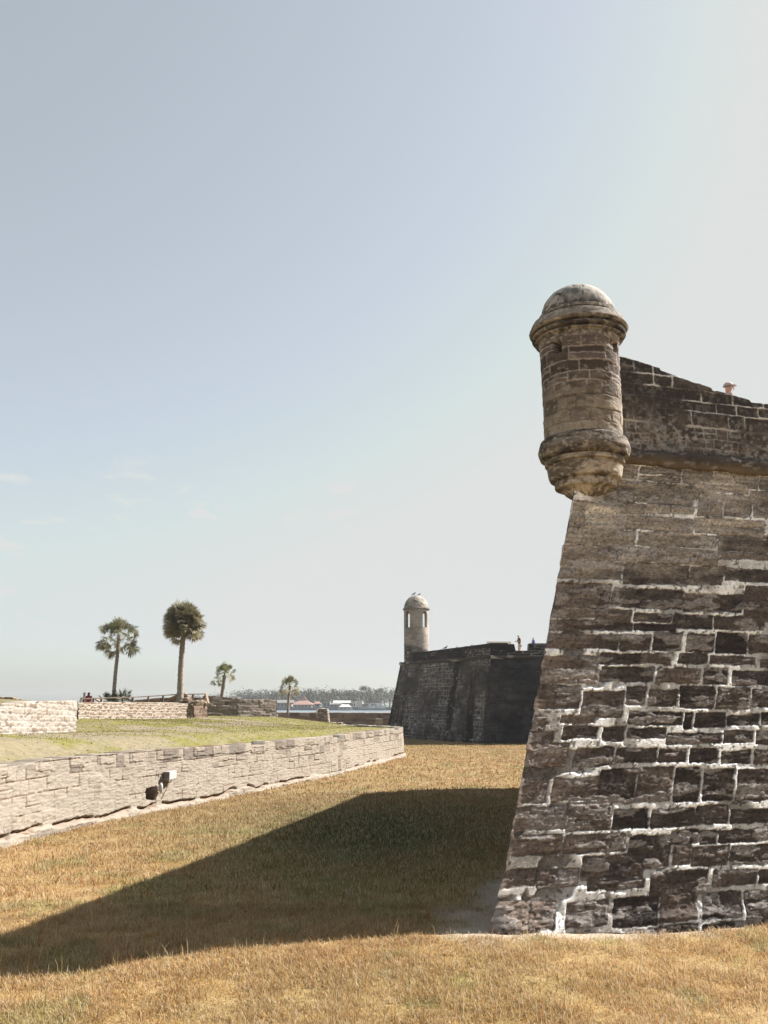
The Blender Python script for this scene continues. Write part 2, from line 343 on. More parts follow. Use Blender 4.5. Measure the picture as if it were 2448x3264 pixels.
def rel(p): return tuple(np.asarray(p) - C0)
# remaining body of the bastion
SH = C0 + dH * 22.9                                  # left shoulder, at the base
E1 = C0 + dF * 16.9; E2 = np.array([26.0, 36.0, 0]); E3 = np.array([19.0, 34.5, 0])
def wall_patch(A, Bp, zt, inA, inB, par, seed, z0=-0.3, name='scarp_wall', step=0.3, cdark=(0.09, 0.078, 0.07), cm=(0.4, 0.38, 0.36), off=None, mat=None, h=.34, w=.6, wf=None):
    L = np.linalg.norm(Bp - A); S = np.arange(0, L + step, step); S[-1] = L; T = np.arange(z0, zt + step, step); T[-1] = zt
    SS, TT = np.meshgrid(S, T, indexing='ij'); wS, wT = warp(SS, TT, 0.075, 1.6, seed)
    D, ID = eval_blocks(S, T, wS, wT, courses(0, L, z0, zt, h, w, seed, gap=.02, hv=.4, split=.25)); ins = sm(D, -0.03, 0.02)
    f = SS[..., None] / L; base = A * (1 - f) + Bp * f; inn = inA * (1 - f) + inB * f
    P = base + inn * TT[..., None] + np.array([0, 0, 1.0]) * TT[..., None]
    n1 = fbm(SS * .5, TT * .6, 4, seed)
    c = np.broadcast_to(arr(cdark), SS.shape + (3,)) * (0.5 + 1.0 * n1[..., None]) * (0.7 + 0.6 * hid(ID, 1)[..., None])
    col = mixc(np.broadcast_to(arr(cm), SS.shape + (3,)), c, ins)
    if wf is not None: col = wf(SS, TT, col, c, ins)
    return np_mesh(name, P.reshape(-1, 3), grid_faces(len(S), len(T)), col=col, mat=mat or M_far, parent=par, off=off)
inS = BIS * KB
inSh = adir(100) * 0.22
wall_patch(SH, E3, ZC, inSh, inSh * 0.6, BAST, 9, off=C0)
wall_patch(E3, E2, ZC, inSh * .6, adir(200) * 0.1, BAST, 19, off=C0)
wall_patch(E2, E1, ZC, adir(200) * .1, adir(290) * 0.25, BAST, 29, off=C0)
# top outline of the battered body
def cz_(z): return corner(z)
TOPZ = ZC + 0.28
tc0 = corner(ZC); tF = tc0 + dF * 16.6; tS = tc0 + dH * 22.7; t2 = E2 + np.array([-.5, -.5, ZC]); t3 = E3 + np.array([0.8, -0.5, ZC])
mb = MB(); mb.prism([(p[0], p[1]) for p in (tc0 + BIS * .5, tF + nF * -0.4, t2, t3, tS - nH * 0.4)], ZC - 0.2, 8.35)
M_terr = mat_plain('terrace_plaster', (0.42, 0.39, 0.34), (0.3, 0.28, 0.25), 3)
mb.build('gun_deck', M_terr, BAST, off=C0)
# cordon: half-round string course along front and left faces
def cordon(A, d, n, L, seed, s0=0.5):
    S = np.concatenate([np.arange(s0, min(L, 7), 0.03), np.arange(min(L, 7), L, 0.3)]); a = np.linspace(-0.05, 1.05, 15) * math.pi
    SS, AA = np.meshgrid(S, a, indexing='ij')
    r = 0.165 + 0.05 * (fbm(SS * 3, AA * 2, 4, seed) - 0.5) * 2 + 0.05 * (fbm(SS * 14, AA * 4, 3, seed + 3) - .5)
    r = r * (1 - 0.25 * sm(fbm(SS * 1.7, AA * .9, 3, seed + 9), .6, .7))
    P = A + d * SS[..., None] + n * ((r * np.sin(AA) * 1.1)[..., None]) + np.array([0, 0, 1.0]) * (0.16 - r * np.cos(AA))[..., None]
    n1 = fbm(SS * 1.2, AA * 1.2, 4, seed + 20); n2 = fbm(SS * 5, AA * 3, 3, seed + 21)
    col = mixc(np.broadcast_to(arr([0.06, 0.05, 0.046]), SS.shape + (3,)), arr([0.185, 0.145, 0.11]), np.clip(sm(AA, 1.7, .3) * .8 + (n1 - .5), 0, 1) * (.4 + .8 * n2))
    col = mixc(col, arr([.25, .23, .21]), sm(n2, .62, .72) * .7)
    return np_mesh('cordon', P.reshape(-1, 3), grid_faces(len(S), len(a)), col=col, mat=M_stone, parent=BAST, off=C0)
cordon(tc0, dF, nF, 16.8, 400); cordon(tc0, dH, nH, 22.8, 430)
# parapet above the cordon: vertical, ragged top that steps down to the right
def parapet(A, d, n, L, topf, seed, fine=True):
    st = 0.018 if fine else 0.2
    S = np.concatenate([np.arange(0.25, min(L, 6.2), st), np.arange(min(L, 6.2), L, 0.1 if fine else .3)]); Tn = np.linspace(0, 1, 110 if fine else 16)
    zt = topf(S); z0 = ZC + 0.26
    SS = np.repeat(S[:, None], len(Tn), 1); TT = z0 + Tn[None] * (zt[:, None] - z0)
    wS, wT = warp(SS, TT, 0.022, 5, seed)
    Tl = np.linspace(z0, zt.max(), len(Tn))
    D = np.full(SS.shape, -.1); ID = np.zeros(SS.shape, int)
    for k, (a, b, c, e) in enumerate(courses(0, L, z0 + .62, zt.max() + .3, 0.255, 0.62, seed, gap=.010) + courses(0, L, z0, z0 + .6, .2, .33, seed + 3, hv=.2, gap=.008)):
        i0, i1 = np.searchsorted(S, a - .1), np.searchsorted(S, b + .1)
        if i1 <= i0: continue
        q = np.minimum(np.minimum(wS[i0:i1] - a, b - wS[i0:i1]), np.minimum(wT[i0:i1] - c, e - wT[i0:i1]))
        m = q > D[i0:i1]; D[i0:i1] = np.where(m, q, D[i0:i1]); ID[i0:i1] = np.where(m, k, ID[i0:i1])
    D = D + .02 * (fbm(SS * 12, TT * 12, 3, seed + 9) - .5); ins = sm(D, -.006, .008); n1 = fbm(SS * 1.1, TT * 1.8, 4, seed + 11); n2 = fbm(SS * 4, TT * 6, 4, seed + 13); n3 = fbm(SS * 9, TT * 25, 3, seed + 15)
    r1 = hid(ID, 1)
    low = sm(TT, ZC + 1.25, ZC + .6) ; left = sm(SS, 2.2, 1.0)
    k = np.clip(.3 * r1 + (n1 - .5) * 1.4 + .75 * low + .35 * left * low, 0, 1)
    col = mixc(np.broadcast_to(arr([.042, .036, .036]), SS.shape + (3,)), arr([.15, .122, .105]), k)
    col = mixc(col, arr([.22, .215, .21]), sm(n2, .58, .68) * low * .8)
    col = mixc(col, arr([.15, .08, .05]), sm(fbm(SS * 2, TT * 5, 3, 77), .6, .7) * low * .6)
    n4 = fbm(SS * 14, TT * 16, 4, seed + 41); n5 = fbm(SS * 3.5, TT * 3.5, 4, seed + 43)
    col = mixc(col, arr([.27, .25, .23]), sm(n4 + .5 * (n5 - .5), .56, .68) * (.25 + .55 * low)); col = mixc(col, arr([.035, .03, .03]), sm(n4 - .4 * (n5 - .5), .44, .34) * .7)
    white = .06 + .94 * sm(fbm(SS * 1.5, TT * 1.7, 3, seed + 30) + .12 * (n5 - .5), .45, .60) * (1 - .75 * low)
    mc = mixc(col * .9, arr([.62, .60, .58]), white)
    col = mixc(mc, col, ins)
    disp = (1 - ins) * (.012 * white - .012 * (1 - white)) + ins * (r1 - .5) * .02 + .03 * (n2 - .5) + .02 * (n3 - .5) + .07 * low * (fbm(SS * 3, TT * 3, 3, 99) - .5)
    P = A + d * SS[..., None] + n * (disp[..., None]) + np.array([0, 0, 1.0]) * (TT - A[2])[..., None]
    # add the top and the inner side as two more rows
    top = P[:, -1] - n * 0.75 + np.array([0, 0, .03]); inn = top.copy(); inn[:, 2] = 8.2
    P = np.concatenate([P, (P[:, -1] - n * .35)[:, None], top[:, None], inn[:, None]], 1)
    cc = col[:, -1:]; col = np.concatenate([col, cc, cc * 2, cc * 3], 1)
    np_mesh('parapet', P.reshape(-1, 3), grid_faces(len(S), P.shape[1]), col=col, mat=M_stone, parent=BAST, off=C0)
# top profile read from the photo and carried onto the wall plane
prof = []
for px, py in [(1977, 1136), (2000, 1140), (2060, 1160), (2103, 1174), (2106, 1182), (2150, 1196), (2190, 1212), (2230, 1224), (2265, 1238), (2272, 1247), (2300, 1250), (2345, 1260), (2390, 1274), (2395, 1281), (2448, 1287), (2560, 1312)]:
    p = plane_hit(px, py, tc0, nF); prof.append((float(np.dot(p - tc0, dF)), p[2]))
prof = np.array(prof)
def topF(S):
    z = np.interp(S, prof[:, 0], prof[:, 1]); z = np.where(S > 6, np.maximum(prof[-1, 1] - .02 * (S - 6), 8.9), z)
    return z + 0.03 * (fbm(S * 6, S * 0, 3, 7) - .5) + .02 * (vn(np.floor(S * 1.9) * 3.1, S * 0, 3) - .5)
parapet(tc0, dF, nF, 16.7, topF, 500)
parapet(tc0, dH, nH, 22.7, lambda S: 9.35 - 0.03 * np.minimum(S, 10) + .05 * (fbm(S * 3, S * 0, 3, 8) - .5), 540, fine=False)

# ---------------------------------------------------------------- near watchtower (garita)
def zat(disp_y, ax, ay, rfront=0.0):      # height of a point seen at photo row disp_y (in 1659-wide rows) on the tower's front
    Y = ay - rfront; return W(CX, disp_y * 1.4756, Y)[2]
TX, TY = 3.714, 16.01
TW = empty('watchtower', (TX - C0[0], TY - C0[1], 0), parent=BAST)
TW['label'] = 'small round domed stone watchtower corbelled out over the bastion corner'
def lathe(name, prof, mat, parent, nseg=160, colf=None, disp=None, ang0=0):
    """prof: list of (r, z), densely resampled; colf(theta, z, r, n)->(col, disp)"""
    prof = np.array(prof, float); seg = np.hypot(*np.diff(prof, axis=0).T); L = np.concatenate([[0], np.cumsum(seg)])
    n = max(int(L[-1] / 0.011), 4); u = np.linspace(0, L[-1], n); r = np.interp(u, L, prof[:, 0]); z = np.interp(u, L, prof[:, 1])
    th = np.linspace(0, 2 * math.pi, nseg, endpoint=False)
    TH, U = np.meshgrid(th, u, indexing='ij'); RR = np.broadcast_to(r, TH.shape); ZZ = np.broadcast_to(z, TH.shape)
    col, d = colf(TH, ZZ, RR)
    dr = np.gradient(r); dz = np.gradient(z); l = np.hypot(dr, dz) + 1e-9; nr = dz / l; nz = -dr / l
    rr = RR + d * np.abs(nr); zz = ZZ + d * nz * 0.8
    P = np.stack([rr * np.cos(TH), rr * np.sin(TH), zz], -1)
    return np_mesh(name, P.reshape(-1, 3), grid_faces(nseg, len(u), wrap=True), col=col, mat=mat, parent=parent, smooth=(name in ('dome', 'shaft')))
_zs = lambda q: zat(561.8 + q * .3489, TX, TY)
zz = dict(dome=_zs(172), domebase=_zs(372), cortop=_zs(385), corout=_zs(450), corbot=_zs(552), ringtop=_zs(1122), ringmid=_zs(1195), ringbot=_zs(1242))
zz.update({'q%d' % q: _zs(q) for q in (1250, 1275, 1295, 1310, 1350, 1368, 1380, 1412, 1420, 1432, 1455, 1475, 1500)})
seamrand = random.Random(4)
TR0, TR1 = 0.715, 0.735
shaft_r = lambda z: TR0 + (TR1 - TR0) * (z - zz['ringtop']) / (zz['corbot'] - zz['ringtop'])
tower_rects = courses(-2.6, 2.6, zz['ringtop'], zz['corbot'], 0.225, 0.52, 21, hv=.22, split=.12, gap=.008)
SHOLES = []
for dpx, dpy, w, h in ((1209, 745, .085, .10), (1333, 755, .10, .12), (1218, 796, .025, .03), (1243, 955, 0, 0)):
    a = (dpx - 1255) / 86.0; az_ = math.asin(max(-1, min(1, a))); SHOLES.append((az_, zat(dpy, TX, TY, .74 * math.cos(az_)), w, h))
TOCAM = math.atan2(-TY, -TX)
def relang(TH):
    a = (TH - TOCAM + math.pi) % (2 * math.pi) - math.pi; return a    # + = clockwise? (right in view when positive theta)
def shaft_col(TH, Z, Rr):
    A = relang(TH); S = A * 0.75
    wS, wT = warp(S, Z, 0.028, 5, 71)
    D = np.full(S.shape, -.1); ID = np.zeros(S.shape, int)
    for k, (a, b, c, d) in enumerate(tower_rects):
        q = np.minimum(np.minimum(wS - a, b - wS), np.minimum(wT - c, d - wT)); m = q > D; D = np.where(m, q, D); ID = np.where(m, k, ID)
    D = D + .014 * (fbm(S * 14, Z * 14, 3, 78) - .5); ins = sm(D, -.004, .008); r1 = hid(ID, 1); n1 = fbm(S * 2, Z * 2, 4, 72); n2 = fbm(S * 6, Z * 14, 4, 73)
    hgt = sm(Z, zz['ringtop'] + .3, zz['corbot'] - .4)
    k = np.clip(.8 * r1 - .12 + (n1 - .5) * .9 + .3 * (1 - hgt) + (n2 - .5) * 1.1, 0, 1)
    lowc = arr([.205, .172, .140]); upc = arr([.118, .093, .085])
    base = mixc(np.broadcast_to(arr([.105, .08, .07]), S.shape + (3,)), lowc, 1 - hgt * .85); base = mixc(base * .5, base * 1.45, k)
    base = mixc(base, upc, hgt * .45 * r1)
    white = sm(hgt + .5 * (fbm(S * 1.5, Z * 2, 3, 75) - .5), .25, .6)
    mc = mixc(base * .65, arr([.40, .335, .30]), white * (.5 + .7 * n1))
    col = mixc(mc, base, ins)
    d = (1 - ins) * (-.012 + .016 * white) + (r1 - .5) * .016 + .030 * (n2 - .5) + .02 * (n1 - .5)
    col = mixc(col, arr([.34, .30, .25]), sm(fbm(S * 9, Z * 16, 3, 79), .62, .72) * .45)
    for (a0, z0, w, h) in SHOLES:
        if w == 0: continue
        q = sm(np.maximum(np.abs((A - a0) * .75) / w, np.abs(Z - z0) / h) + .3 * (n2 - .5), 1.1, .85)
        d = d - .26 * q; col = mixc(col, arr([.04, .033, .03]), q * .8)
    a0, z0, _, _ = SHOLES[3]; q = sm(np.hypot((A - a0) * .75 / .03, (Z - z0) / .028) + .5 * (n2 - .5), 1.1, .8); col = mixc(col, arr([.7, .66, .6]), q)
    return col, d
def ring_col(seed, c1=(.10, .08, .065), c2=(.30, .22, .15), amp=.03):
    def f(TH, Z, Rr):
        A = relang(TH); S = A * .85; n1 = fbm(S * 2.2, Z * 5, 4, seed); n2 = fbm(S * 7, Z * 22, 4, seed + 1); n3 = fbm(S * 22, Z * 22, 3, seed + 2)
        col = mixc(np.broadcast_to(arr(c1), S.shape + (3,)), arr(c2), np.clip(.5 + 2.2 * (n1 - .5) + 2.0 * (n2 - .5) + .8 * (n3 - .5), 0, 1))
        col = mixc(col, arr([.42, .39, .35]), sm(n3 + .3 * (n1 - .5), .62, .75) * .6)
        return col, amp * (n1 - .5) * .7 + amp * (n2 - .5) * .7 + amp * .8 * (n3 - .5)
    return f
def dome_col(TH, Z, Rr):
    A = relang(TH); S = A * .7; f = (Z - zz['domebase']) / (zz['dome'] - zz['domebase'])
    n1 = fbm(S * 1.8, Z * 2.4, 4, 90); n2 = fbm(S * 9, Z * 7, 4, 91); n3 = fbm(S * 14, Z * 3, 3, 92)
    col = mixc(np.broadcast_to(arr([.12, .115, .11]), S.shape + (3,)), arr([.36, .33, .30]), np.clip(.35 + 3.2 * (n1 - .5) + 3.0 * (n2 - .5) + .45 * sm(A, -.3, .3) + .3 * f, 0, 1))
    col = mixc(col, arr([.05, .042, .036]), sm(n3 + .6 * (1 - sm(f, .0, .34)), .70, .92) * .85)
    crack = sm(np.abs(fbm(S * 2.2 + .4 * n2, Z * 2.2, 3, 95) - .5), .016, .006) * sm(n1, .42, .5); col = mixc(col, arr([.04, .035, .03]), crack)
    return col, .02 * (n2 - .5) + .03 * (n1 - .5) - .012 * crack
zd, zb = zz['dome'], zz['domebase']
Hd = zd - zb; dome = [(0.705 * math.cos(t), zb + Hd * math.sin(t)) for t in np.linspace(0, math.pi / 2 - .01, 24)]
lathe('dome', dome, M_tower, TW, colf=dome_col)
ct, co_, cb = zz['cortop'], zz['corout'], zz['corbot']
lathe('cornice', [(.66, zb + .06), (.735, zb + .05), (.74, zb - .01), (.70, ct + .01), (.74, ct), (.86, ct - .06), (.915, co_ + .03), (.93, co_), (.90, co_ - .05), (.80, co_ - .055), (.80, co_ - .08), (.87, co_ - .085), (.885, co_ - .115), (.87, co_ - .145), (.78, co_ - .15), (.775, co_ - .175), (.825, co_ - .18), (.825, co_ - .215), (.76, co_ - .22), (.74, cb), (.66, cb - .01)], M_tower, TW, colf=ring_col(110, (.045, .038, .035), (.225, .195, .17), .014))
lathe('shaft', [(TR1 * .97, cb + .03), (TR1, cb), (TR0, zz['ringtop']), (TR0, zz['ringtop'] - .04)], M_tower, TW, nseg=260, colf=shaft_col)
rt, rm_, rb = zz['ringtop'], zz['ringmid'], zz['ringbot']
lathe('base_ring', [(.66, rt + .03), (.73, rt + .02), (.79, rt - .03), (.83, rm_ + .05), (.84, rm_), (.825, rm_ - .05), (.80, rb + .02), (.73, rb), (.6, rb - .01)], M_tower, TW, colf=ring_col(120, (.045, .038, .034), (.20, .165, .135), .022))
Q = lambda k: zz['q%d' % k]
lathe('corbel', [(.6, rb), (.70, rb - .005), (.725, Q(1250)), (.725, Q(1275)), (.64, Q(1275) - .008), (.64, Q(1295)), (.69, Q(1295) - .008), (.68, Q(1310)), (.66, Q(1350)), (.64, Q(1368)), (.54, Q(1368) - .008), (.56, Q(1380)), (.56, Q(1412)), (.545, Q(1420)), (.44, Q(1420) - .012), (.42, Q(1432)), (.37, Q(1455)), (.28, Q(1475)), (.12, Q(1500)), (.02, Q(1500) - .02)], M_tower, TW, colf=ring_col(130, (.11, .09, .072), (.42, .36, .295), .014))

# ================================================================== GROUND
MOAT_SHADE_GREEN = G(1250, 2650)
def ground_col(x, y):
    n1 = fbm(x * .22, y * .22, 4, 600); n2 = fbm(x * 1.2, y * 1.2, 4, 610); n3 = fbm(x * 5, y * 5, 3, 620)
    c = mixc(np.broadcast_to(arr([.37, .235, .085]), x.shape + (3,)), arr([.50, .37, .185]), np.clip(.5 + 1.3 * (n2 - .5) + 1.2 * (n3 - .5), 0, 1))
    c = mixc(c, arr([.27, .21, .07]), sm(n1 + .25 * (n2 - .5), .50, .68) * .3)
    c = mixc(c, arr([.40, .225, .10]), sm(fbm(x * .35, y * .3, 3, 640), .52, .66) * .28)
    c = mixc(c, arr([.25, .25, .085]), sm(fbm(x * .9, y * .8, 4, 655), .60, .70) * .5)
    g = np.exp(-(((x - MOAT_SHADE_GREEN[0] + .5) / 3.6) ** 2 + ((y - MOAT_SHADE_GREEN[1]) / 7) ** 2))
    c = mixc(c, arr([.10, .12, .035]), np.clip(g * 1.1, 0, 1) * .9)  # greener grass, its colour also darkened to deepen the bastion's shade
    # worn bare sand along the foot of the bastion
    ax = x - C0[0]; ay = y - C0[1]; s = ax * dF[0] + ay * dF[1]; d = ax * nF[0] + ay * nF[1]; sh = ax * dH[0] + ay * dH[1]; dh = ax * nH[0] + ay * nH[1]
    out = np.where((s > 0) & (d > -.3), d, np.where((sh > 0) & (dh > -.3), dh + .12 * np.maximum(sh - 3, 0), np.hypot(ax, ay)))
    bare = sm(out + 1.0 * (n2 - .5) + .5 * (n3 - .5) + .12 * np.clip(s, 0, 5), .95, .35)
    c = mixc(c, arr([.44, .37, .29]) , np.clip(bare, 0, 1) * .95)
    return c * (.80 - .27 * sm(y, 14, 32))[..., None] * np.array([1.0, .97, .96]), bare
def gz(x, y): return -.19 * sm(x, 1.3, 5.0) * sm(y, 18, 15) + .05 * (fbm(x * .3, y * .3, 3, 660) - .5) + .05 * (fbm(x * 1.5, y * 1.5, 3, 670) - .5)
xs = np.concatenate([np.arange(-160, -24, 4), np.arange(-24, 24, .12), np.arange(24, 161, 4)]); ys = np.concatenate([np.arange(-60, 4, 4), np.arange(4, 20, .10), np.arange(20, 50, .22), np.arange(50, 96, .5), [96]])
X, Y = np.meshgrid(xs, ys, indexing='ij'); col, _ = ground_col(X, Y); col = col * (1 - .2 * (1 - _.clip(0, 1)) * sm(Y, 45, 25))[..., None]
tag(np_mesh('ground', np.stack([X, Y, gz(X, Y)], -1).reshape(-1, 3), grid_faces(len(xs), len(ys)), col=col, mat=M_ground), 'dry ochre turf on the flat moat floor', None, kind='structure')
# water and far shore
mw = bpy.data.materials.new('river_water'); mw.use_nodes = True; t = mw.node_tree; p = t.nodes['Principled BSDF']
p.inputs['Base Color'].default_value = (.10, .135, .16, 1); p.inputs['Roughness'].default_value = .35
n = t.nodes.new('ShaderNodeTexNoise'); n.inputs['Scale'].default_value = .8; n.inputs['Detail'].default_value = 4; cc = t.nodes.new('ShaderNodeTexCoord')
t.links.new(cc.outputs['Object'], n.inputs['Vector']); b = t.nodes.new('ShaderNodeBump'); b.inputs['Distance'].default_value = .4; b.inputs['Strength'].default_value = .8
t.links.new(n.outputs[0], b.inputs['Height']); t.links.new(b.outputs[0], p.inputs['Normal'])
m = MB(); m.add([(-4000, -3000, -1), (4000, -3000, -1), (4000, 6000, -1), (-4000, 6000, -1)], [(0, 1, 2, 3)])
tag(m.build('river', mw), 'calm grey blue river between the sea wall and the far shore', None, kind='structure')
FS = 520.0
m = MB(); m.prism([(-1200, FS), (1200, FS), (1200, FS + 700), (-1200, FS + 700)], -1.5, 0.2)
tag(m.build('far_shore', mat_plain('shore_green', (.09, .11, .05), (.06, .075, .04), .05)), 'low green far shore across the river', None, kind='structure')

# ---------------------------------------------------------------- covered-way wall path (counterscarp)
wb = [(-330, 2795), (-150, 2745), (0, 2704), (147, 2660), (304, 2624), (465, 2592), (650, 2556), (785, 2528), (945, 2496), (1071, 2471), (1177, 2442), (1255, 2420)]
pth = [G(a, b)[:2] for a, b in wb]
e = pth[-1]; pth += [e + np.array([.55, 2.0]), e + np.array([.75, 4.0]), e + np.array([.2, 6.5]), e + np.array([-1.5, 9.5]), e + np.array([-4.0, 13])]
pth = np.array([pth[0] + (pth[0] - pth[1]) * 1.5] + pth)
def resample(P, step, smooth=3):
    L = np.concatenate([[0], np.cumsum(np.hypot(*np.diff(P, axis=0).T))]); u = np.arange(0, L[-1], step)
    Q = np.stack([np.interp(u, L, P[:, 0]), np.interp(u, L, P[:, 1])], -1)
    k = int(smooth / step); 
    if k > 1:
        pad = np.concatenate([np.repeat(Q[:1], k, 0), Q, np.repeat(Q[-1:], k, 0)]); ker = np.ones(k) / k
        Q = np.stack([np.convolve(pad[:, i], ker, 'same')[k:-k] for i in (0, 1)], -1)
    return u, Q
def ribbon(name, P2, z0f, z1f, seed, colf, step=.05, nt_=70, thick=.6, batter=.04, parent=None, mat=M_pale, blocks=(.3, .5), smooth=1.0, gap=.008, hv=.3, wv=.45, split=.2, warpa=.02, off=None, label=None, cat=None, group=None, wsc=5):
    """masonry wall following a plan path; outer side = right of the path's direction; closed ends"""
    u, Q = resample(np.array(P2, float), step, smooth); d = np.gradient(Q, axis=0); d /= np.linalg.norm(d, axis=1)[:, None] + 1e-9
    n = np.stack([d[:, 1], -d[:, 0]], -1)
    z0 = z0f(Q[:, 0], Q[:, 1], u); z1 = z1f(Q[:, 0], Q[:, 1], u); H = (z1 - z0)
    tn = np.linspace(0, 1, nt_); SS = np.repeat(u[:, None], nt_, 1); TT = tn[None] * H[:, None]
    wS, wT = warp(SS, TT, warpa, wsc, seed); D = np.full(SS.shape, -.1); ID = np.zeros(SS.shape, int); pos = np.zeros(SS.shape)
    for k, (a, b_, c, e_) in enumerate(courses(0, u[-1], 0, float(H.max()) + .1, blocks[0], blocks[1], seed, hv, wv, split, gap)):
        i0, i1 = np.searchsorted(u, a - .1), np.searchsorted(u, b_ + .1)
        if i1 <= i0: continue
        q = np.minimum(np.minimum(wS[i0:i1] - a, b_ - wS[i0:i1]), np.minimum(wT[i0:i1] - c, e_ - wT[i0:i1])); mm_ = q > D[i0:i1]
        D[i0:i1] = np.where(mm_, q, D[i0:i1]); ID[i0:i1] = np.where(mm_, k, ID[i0:i1])
    col, disp = colf(SS, TT, D, ID, H[:, None], Q)
    off2 = -batter * TT + disp
    P = np.concatenate([Q[:, None, :] + n[:, None, :] * off2[..., None], (z0[:, None] + TT)[..., None]], -1)
    # top surface and back
    rows = [P]; cols = [col]; tp = P[:, -1]
    for k, w_ in enumerate((.15, .5, .85, 1.0)):
        r_ = tp.copy(); r_[:, :2] -= n * thick * w_; r_[:, 2] += .02 * (vn(u * 5 + k, u * 0, seed) - .5) - (.03 if w_ == 1 else 0)
        rows.append(r_[:, None]); cols.append(col[:, -1:] * (0.9 + .2 * vn(u * 3 + k * 9, u * 0, seed + k))[:, None, None])
    bk = rows[-1][:, 0].copy(); bk[:, 2] = z0 - .1; rows.append(bk[:, None]); cols.append(col[:, -1:])
    P = np.concatenate(rows, 1); col = np.concatenate(cols, 1); nv = P.shape[1]
    V = P.reshape(-1, 3); F = grid_faces(len(u), nv)
    # end caps
    nu = len(u); F3 = []
    for i, sgn in ((0, 1), (nu - 1, -1)):
        b0 = i * nv; cidx = len(V); V = np.vstack([V, P[i].mean(0)]); col = np.vstack([col.reshape(-1, 3), P[i].mean(0) * 0 + col.reshape(-1, 3)[b0 + nv // 2]])
        F3 += [(b0 + j, b0 + j + 1, cidx) for j in range(nv - 1)] + [(b0 + nv - 1, b0, cidx)]
    o = np_mesh(name, V, F, F3, col=col, mat=mat, parent=parent, off=off)
    if label: tag(o, label, cat, group)
    return o, u, Q, n, z0, z1
# floodlight and hole positions along the wall
HOLE_PX = (487, 2518)
def pale_col(SS, TT, D, ID, H, Q):
    D = D + .014 * (fbm(SS * 12, TT * 12, 3, 701) - .5); r1, r2 = hid(ID, 1), hid(ID, 2); ins = sm(D, -.001, .014)
    n1 = fbm(SS * .7, TT * 1.2, 4, 700); n2 = fbm(SS * 3, TT * 5, 4, 710); n3 = fbm(SS * 5, TT * 32, 3, 720); n4 = fbm(SS * 14, TT * 14, 3, 730)
    a = arr([.245, .212, .176]); b = arr([.138, .118, .100])
    hi = sm(TT / H, .55, .95)
    col = mixc(np.broadcast_to(a, SS.shape + (3,)), b, np.clip(1.0 * sm(r1 * .8 + .6 * (n1 - .5) + .35 * hi, .66, .95) + .6 * (n2 - .55), 0, 1))
    col = mixc(col, arr([.16, .125, .095]), sm(n3, .56, .68) * sm(r2, .35, .65) * .6 * ins)
    crack = sm(fbm(SS * 1.3, TT * 2.6, 3, 740), .47, .55)
    joint = mixc(np.broadcast_to(arr([.25, .218, .183]), SS.shape + (3,)), arr([.12, .07, .045]), crack)
    col = mixc(joint, col, ins)
    disp = (1 - ins) * (-.03 * crack - .003) + (r2 - .5) * .022 * ins + .035 * (n3 - .5) * ins + .018 * (n4 - .5) + .05 * (n1 - .5)
    # projecting weathered cap course and undercut footing
    cj = .035 * (fbm(SS * 1.7, SS * 0, 3, 752) - .5); disp += .028 * sm(TT / H + cj, .845, .86) * (hid(np.floor(SS / .7), 3) > .25)
    f = .24 + .26 * (fbm(SS * 1.1, SS * 0, 4, 750) - .5) + .03 * (hid(np.floor(SS / .43), 8) - .5)
    disp += sm(TT, f + .05, f - .04) * (.03 + .17 * vn(SS * 1.4, TT * 3, 756)) + .05 * sm(TT, .3, .1) * (fbm(SS * 4, TT * 5, 3, 757) - .5)
    und = sm(np.abs(TT - f - .05 - .02 * n2), .055, .02) * sm(fbm(SS * .9, SS * 0 + 3, 4, 760), .50, .58)
    disp -= .13 * und; col = mixc(col, arr([.27, .17, .10]), und * .6)
    return col, disp
HOLE = None
def cw_col(SS, TT, D, ID, H, Q):
    col, disp = pale_col(SS, TT, D, ID, H, Q)
    hp = W(HOLE_PX[0], HOLE_PX[1], 0.1); d = ray(*HOLE_PX)
    # nearest place on the path to the hole's ray
    px = CX + FPX * Q[:, 0] / (Q[:, 1] * cp + (1.0 - EYE) * sp_); i = int(np.argmin(np.abs(px - HOLE_PX[0]))); s0 = SS[i, 0]; yy = Q[i, 1]
    z0 = W(HOLE_PX[0], HOLE_PX[1], yy)[2]
    q = sm(np.maximum(np.abs(SS - s0) / .24, np.abs(TT - z0) / .19) + .5 * (fbm(SS * 6, TT * 6, 3, 8) - .5), 1.05, .9)
    col = mixc(col, arr([.10, .075, .06]), q * .85)
    global HOLE; HOLE = (Q[i, 0], Q[i, 1], z0, i)
    return col, disp - q * .38
def cw_top(x, y, u):
    base = np.interp(y, [0, 21, 26, 33, 45, 56, 80], [1.80, 1.79, 1.80, 1.73, 1.73, 1.70, 1.65])
    k = np.floor(u * 1.55 + .3 * vn(u, u * 0, 3)); j = hid(k, 4)
    brk = (hid(np.floor(u / 1.15), 6) > .84) * .11
    return base + .05 * (j - .5) + .035 * (fbm(u * 4, u * 0, 3, 2) - .5) - brk
cw_obj, cw_u, cw_Q, cw_n, _, cw_z1 = ribbon('retaining_wall', pth, lambda x, y, u: u * 0 - .12, cw_top, 801, cw_col, step=.028, nt_=100, thick=.62, batter=.05,
       blocks=(.37, .60), smooth=1.6, split=.2, gap=.004, warpa=.012, label='long pale cream stone retaining wall curving along the moat below the green lawn', cat='stone wall')

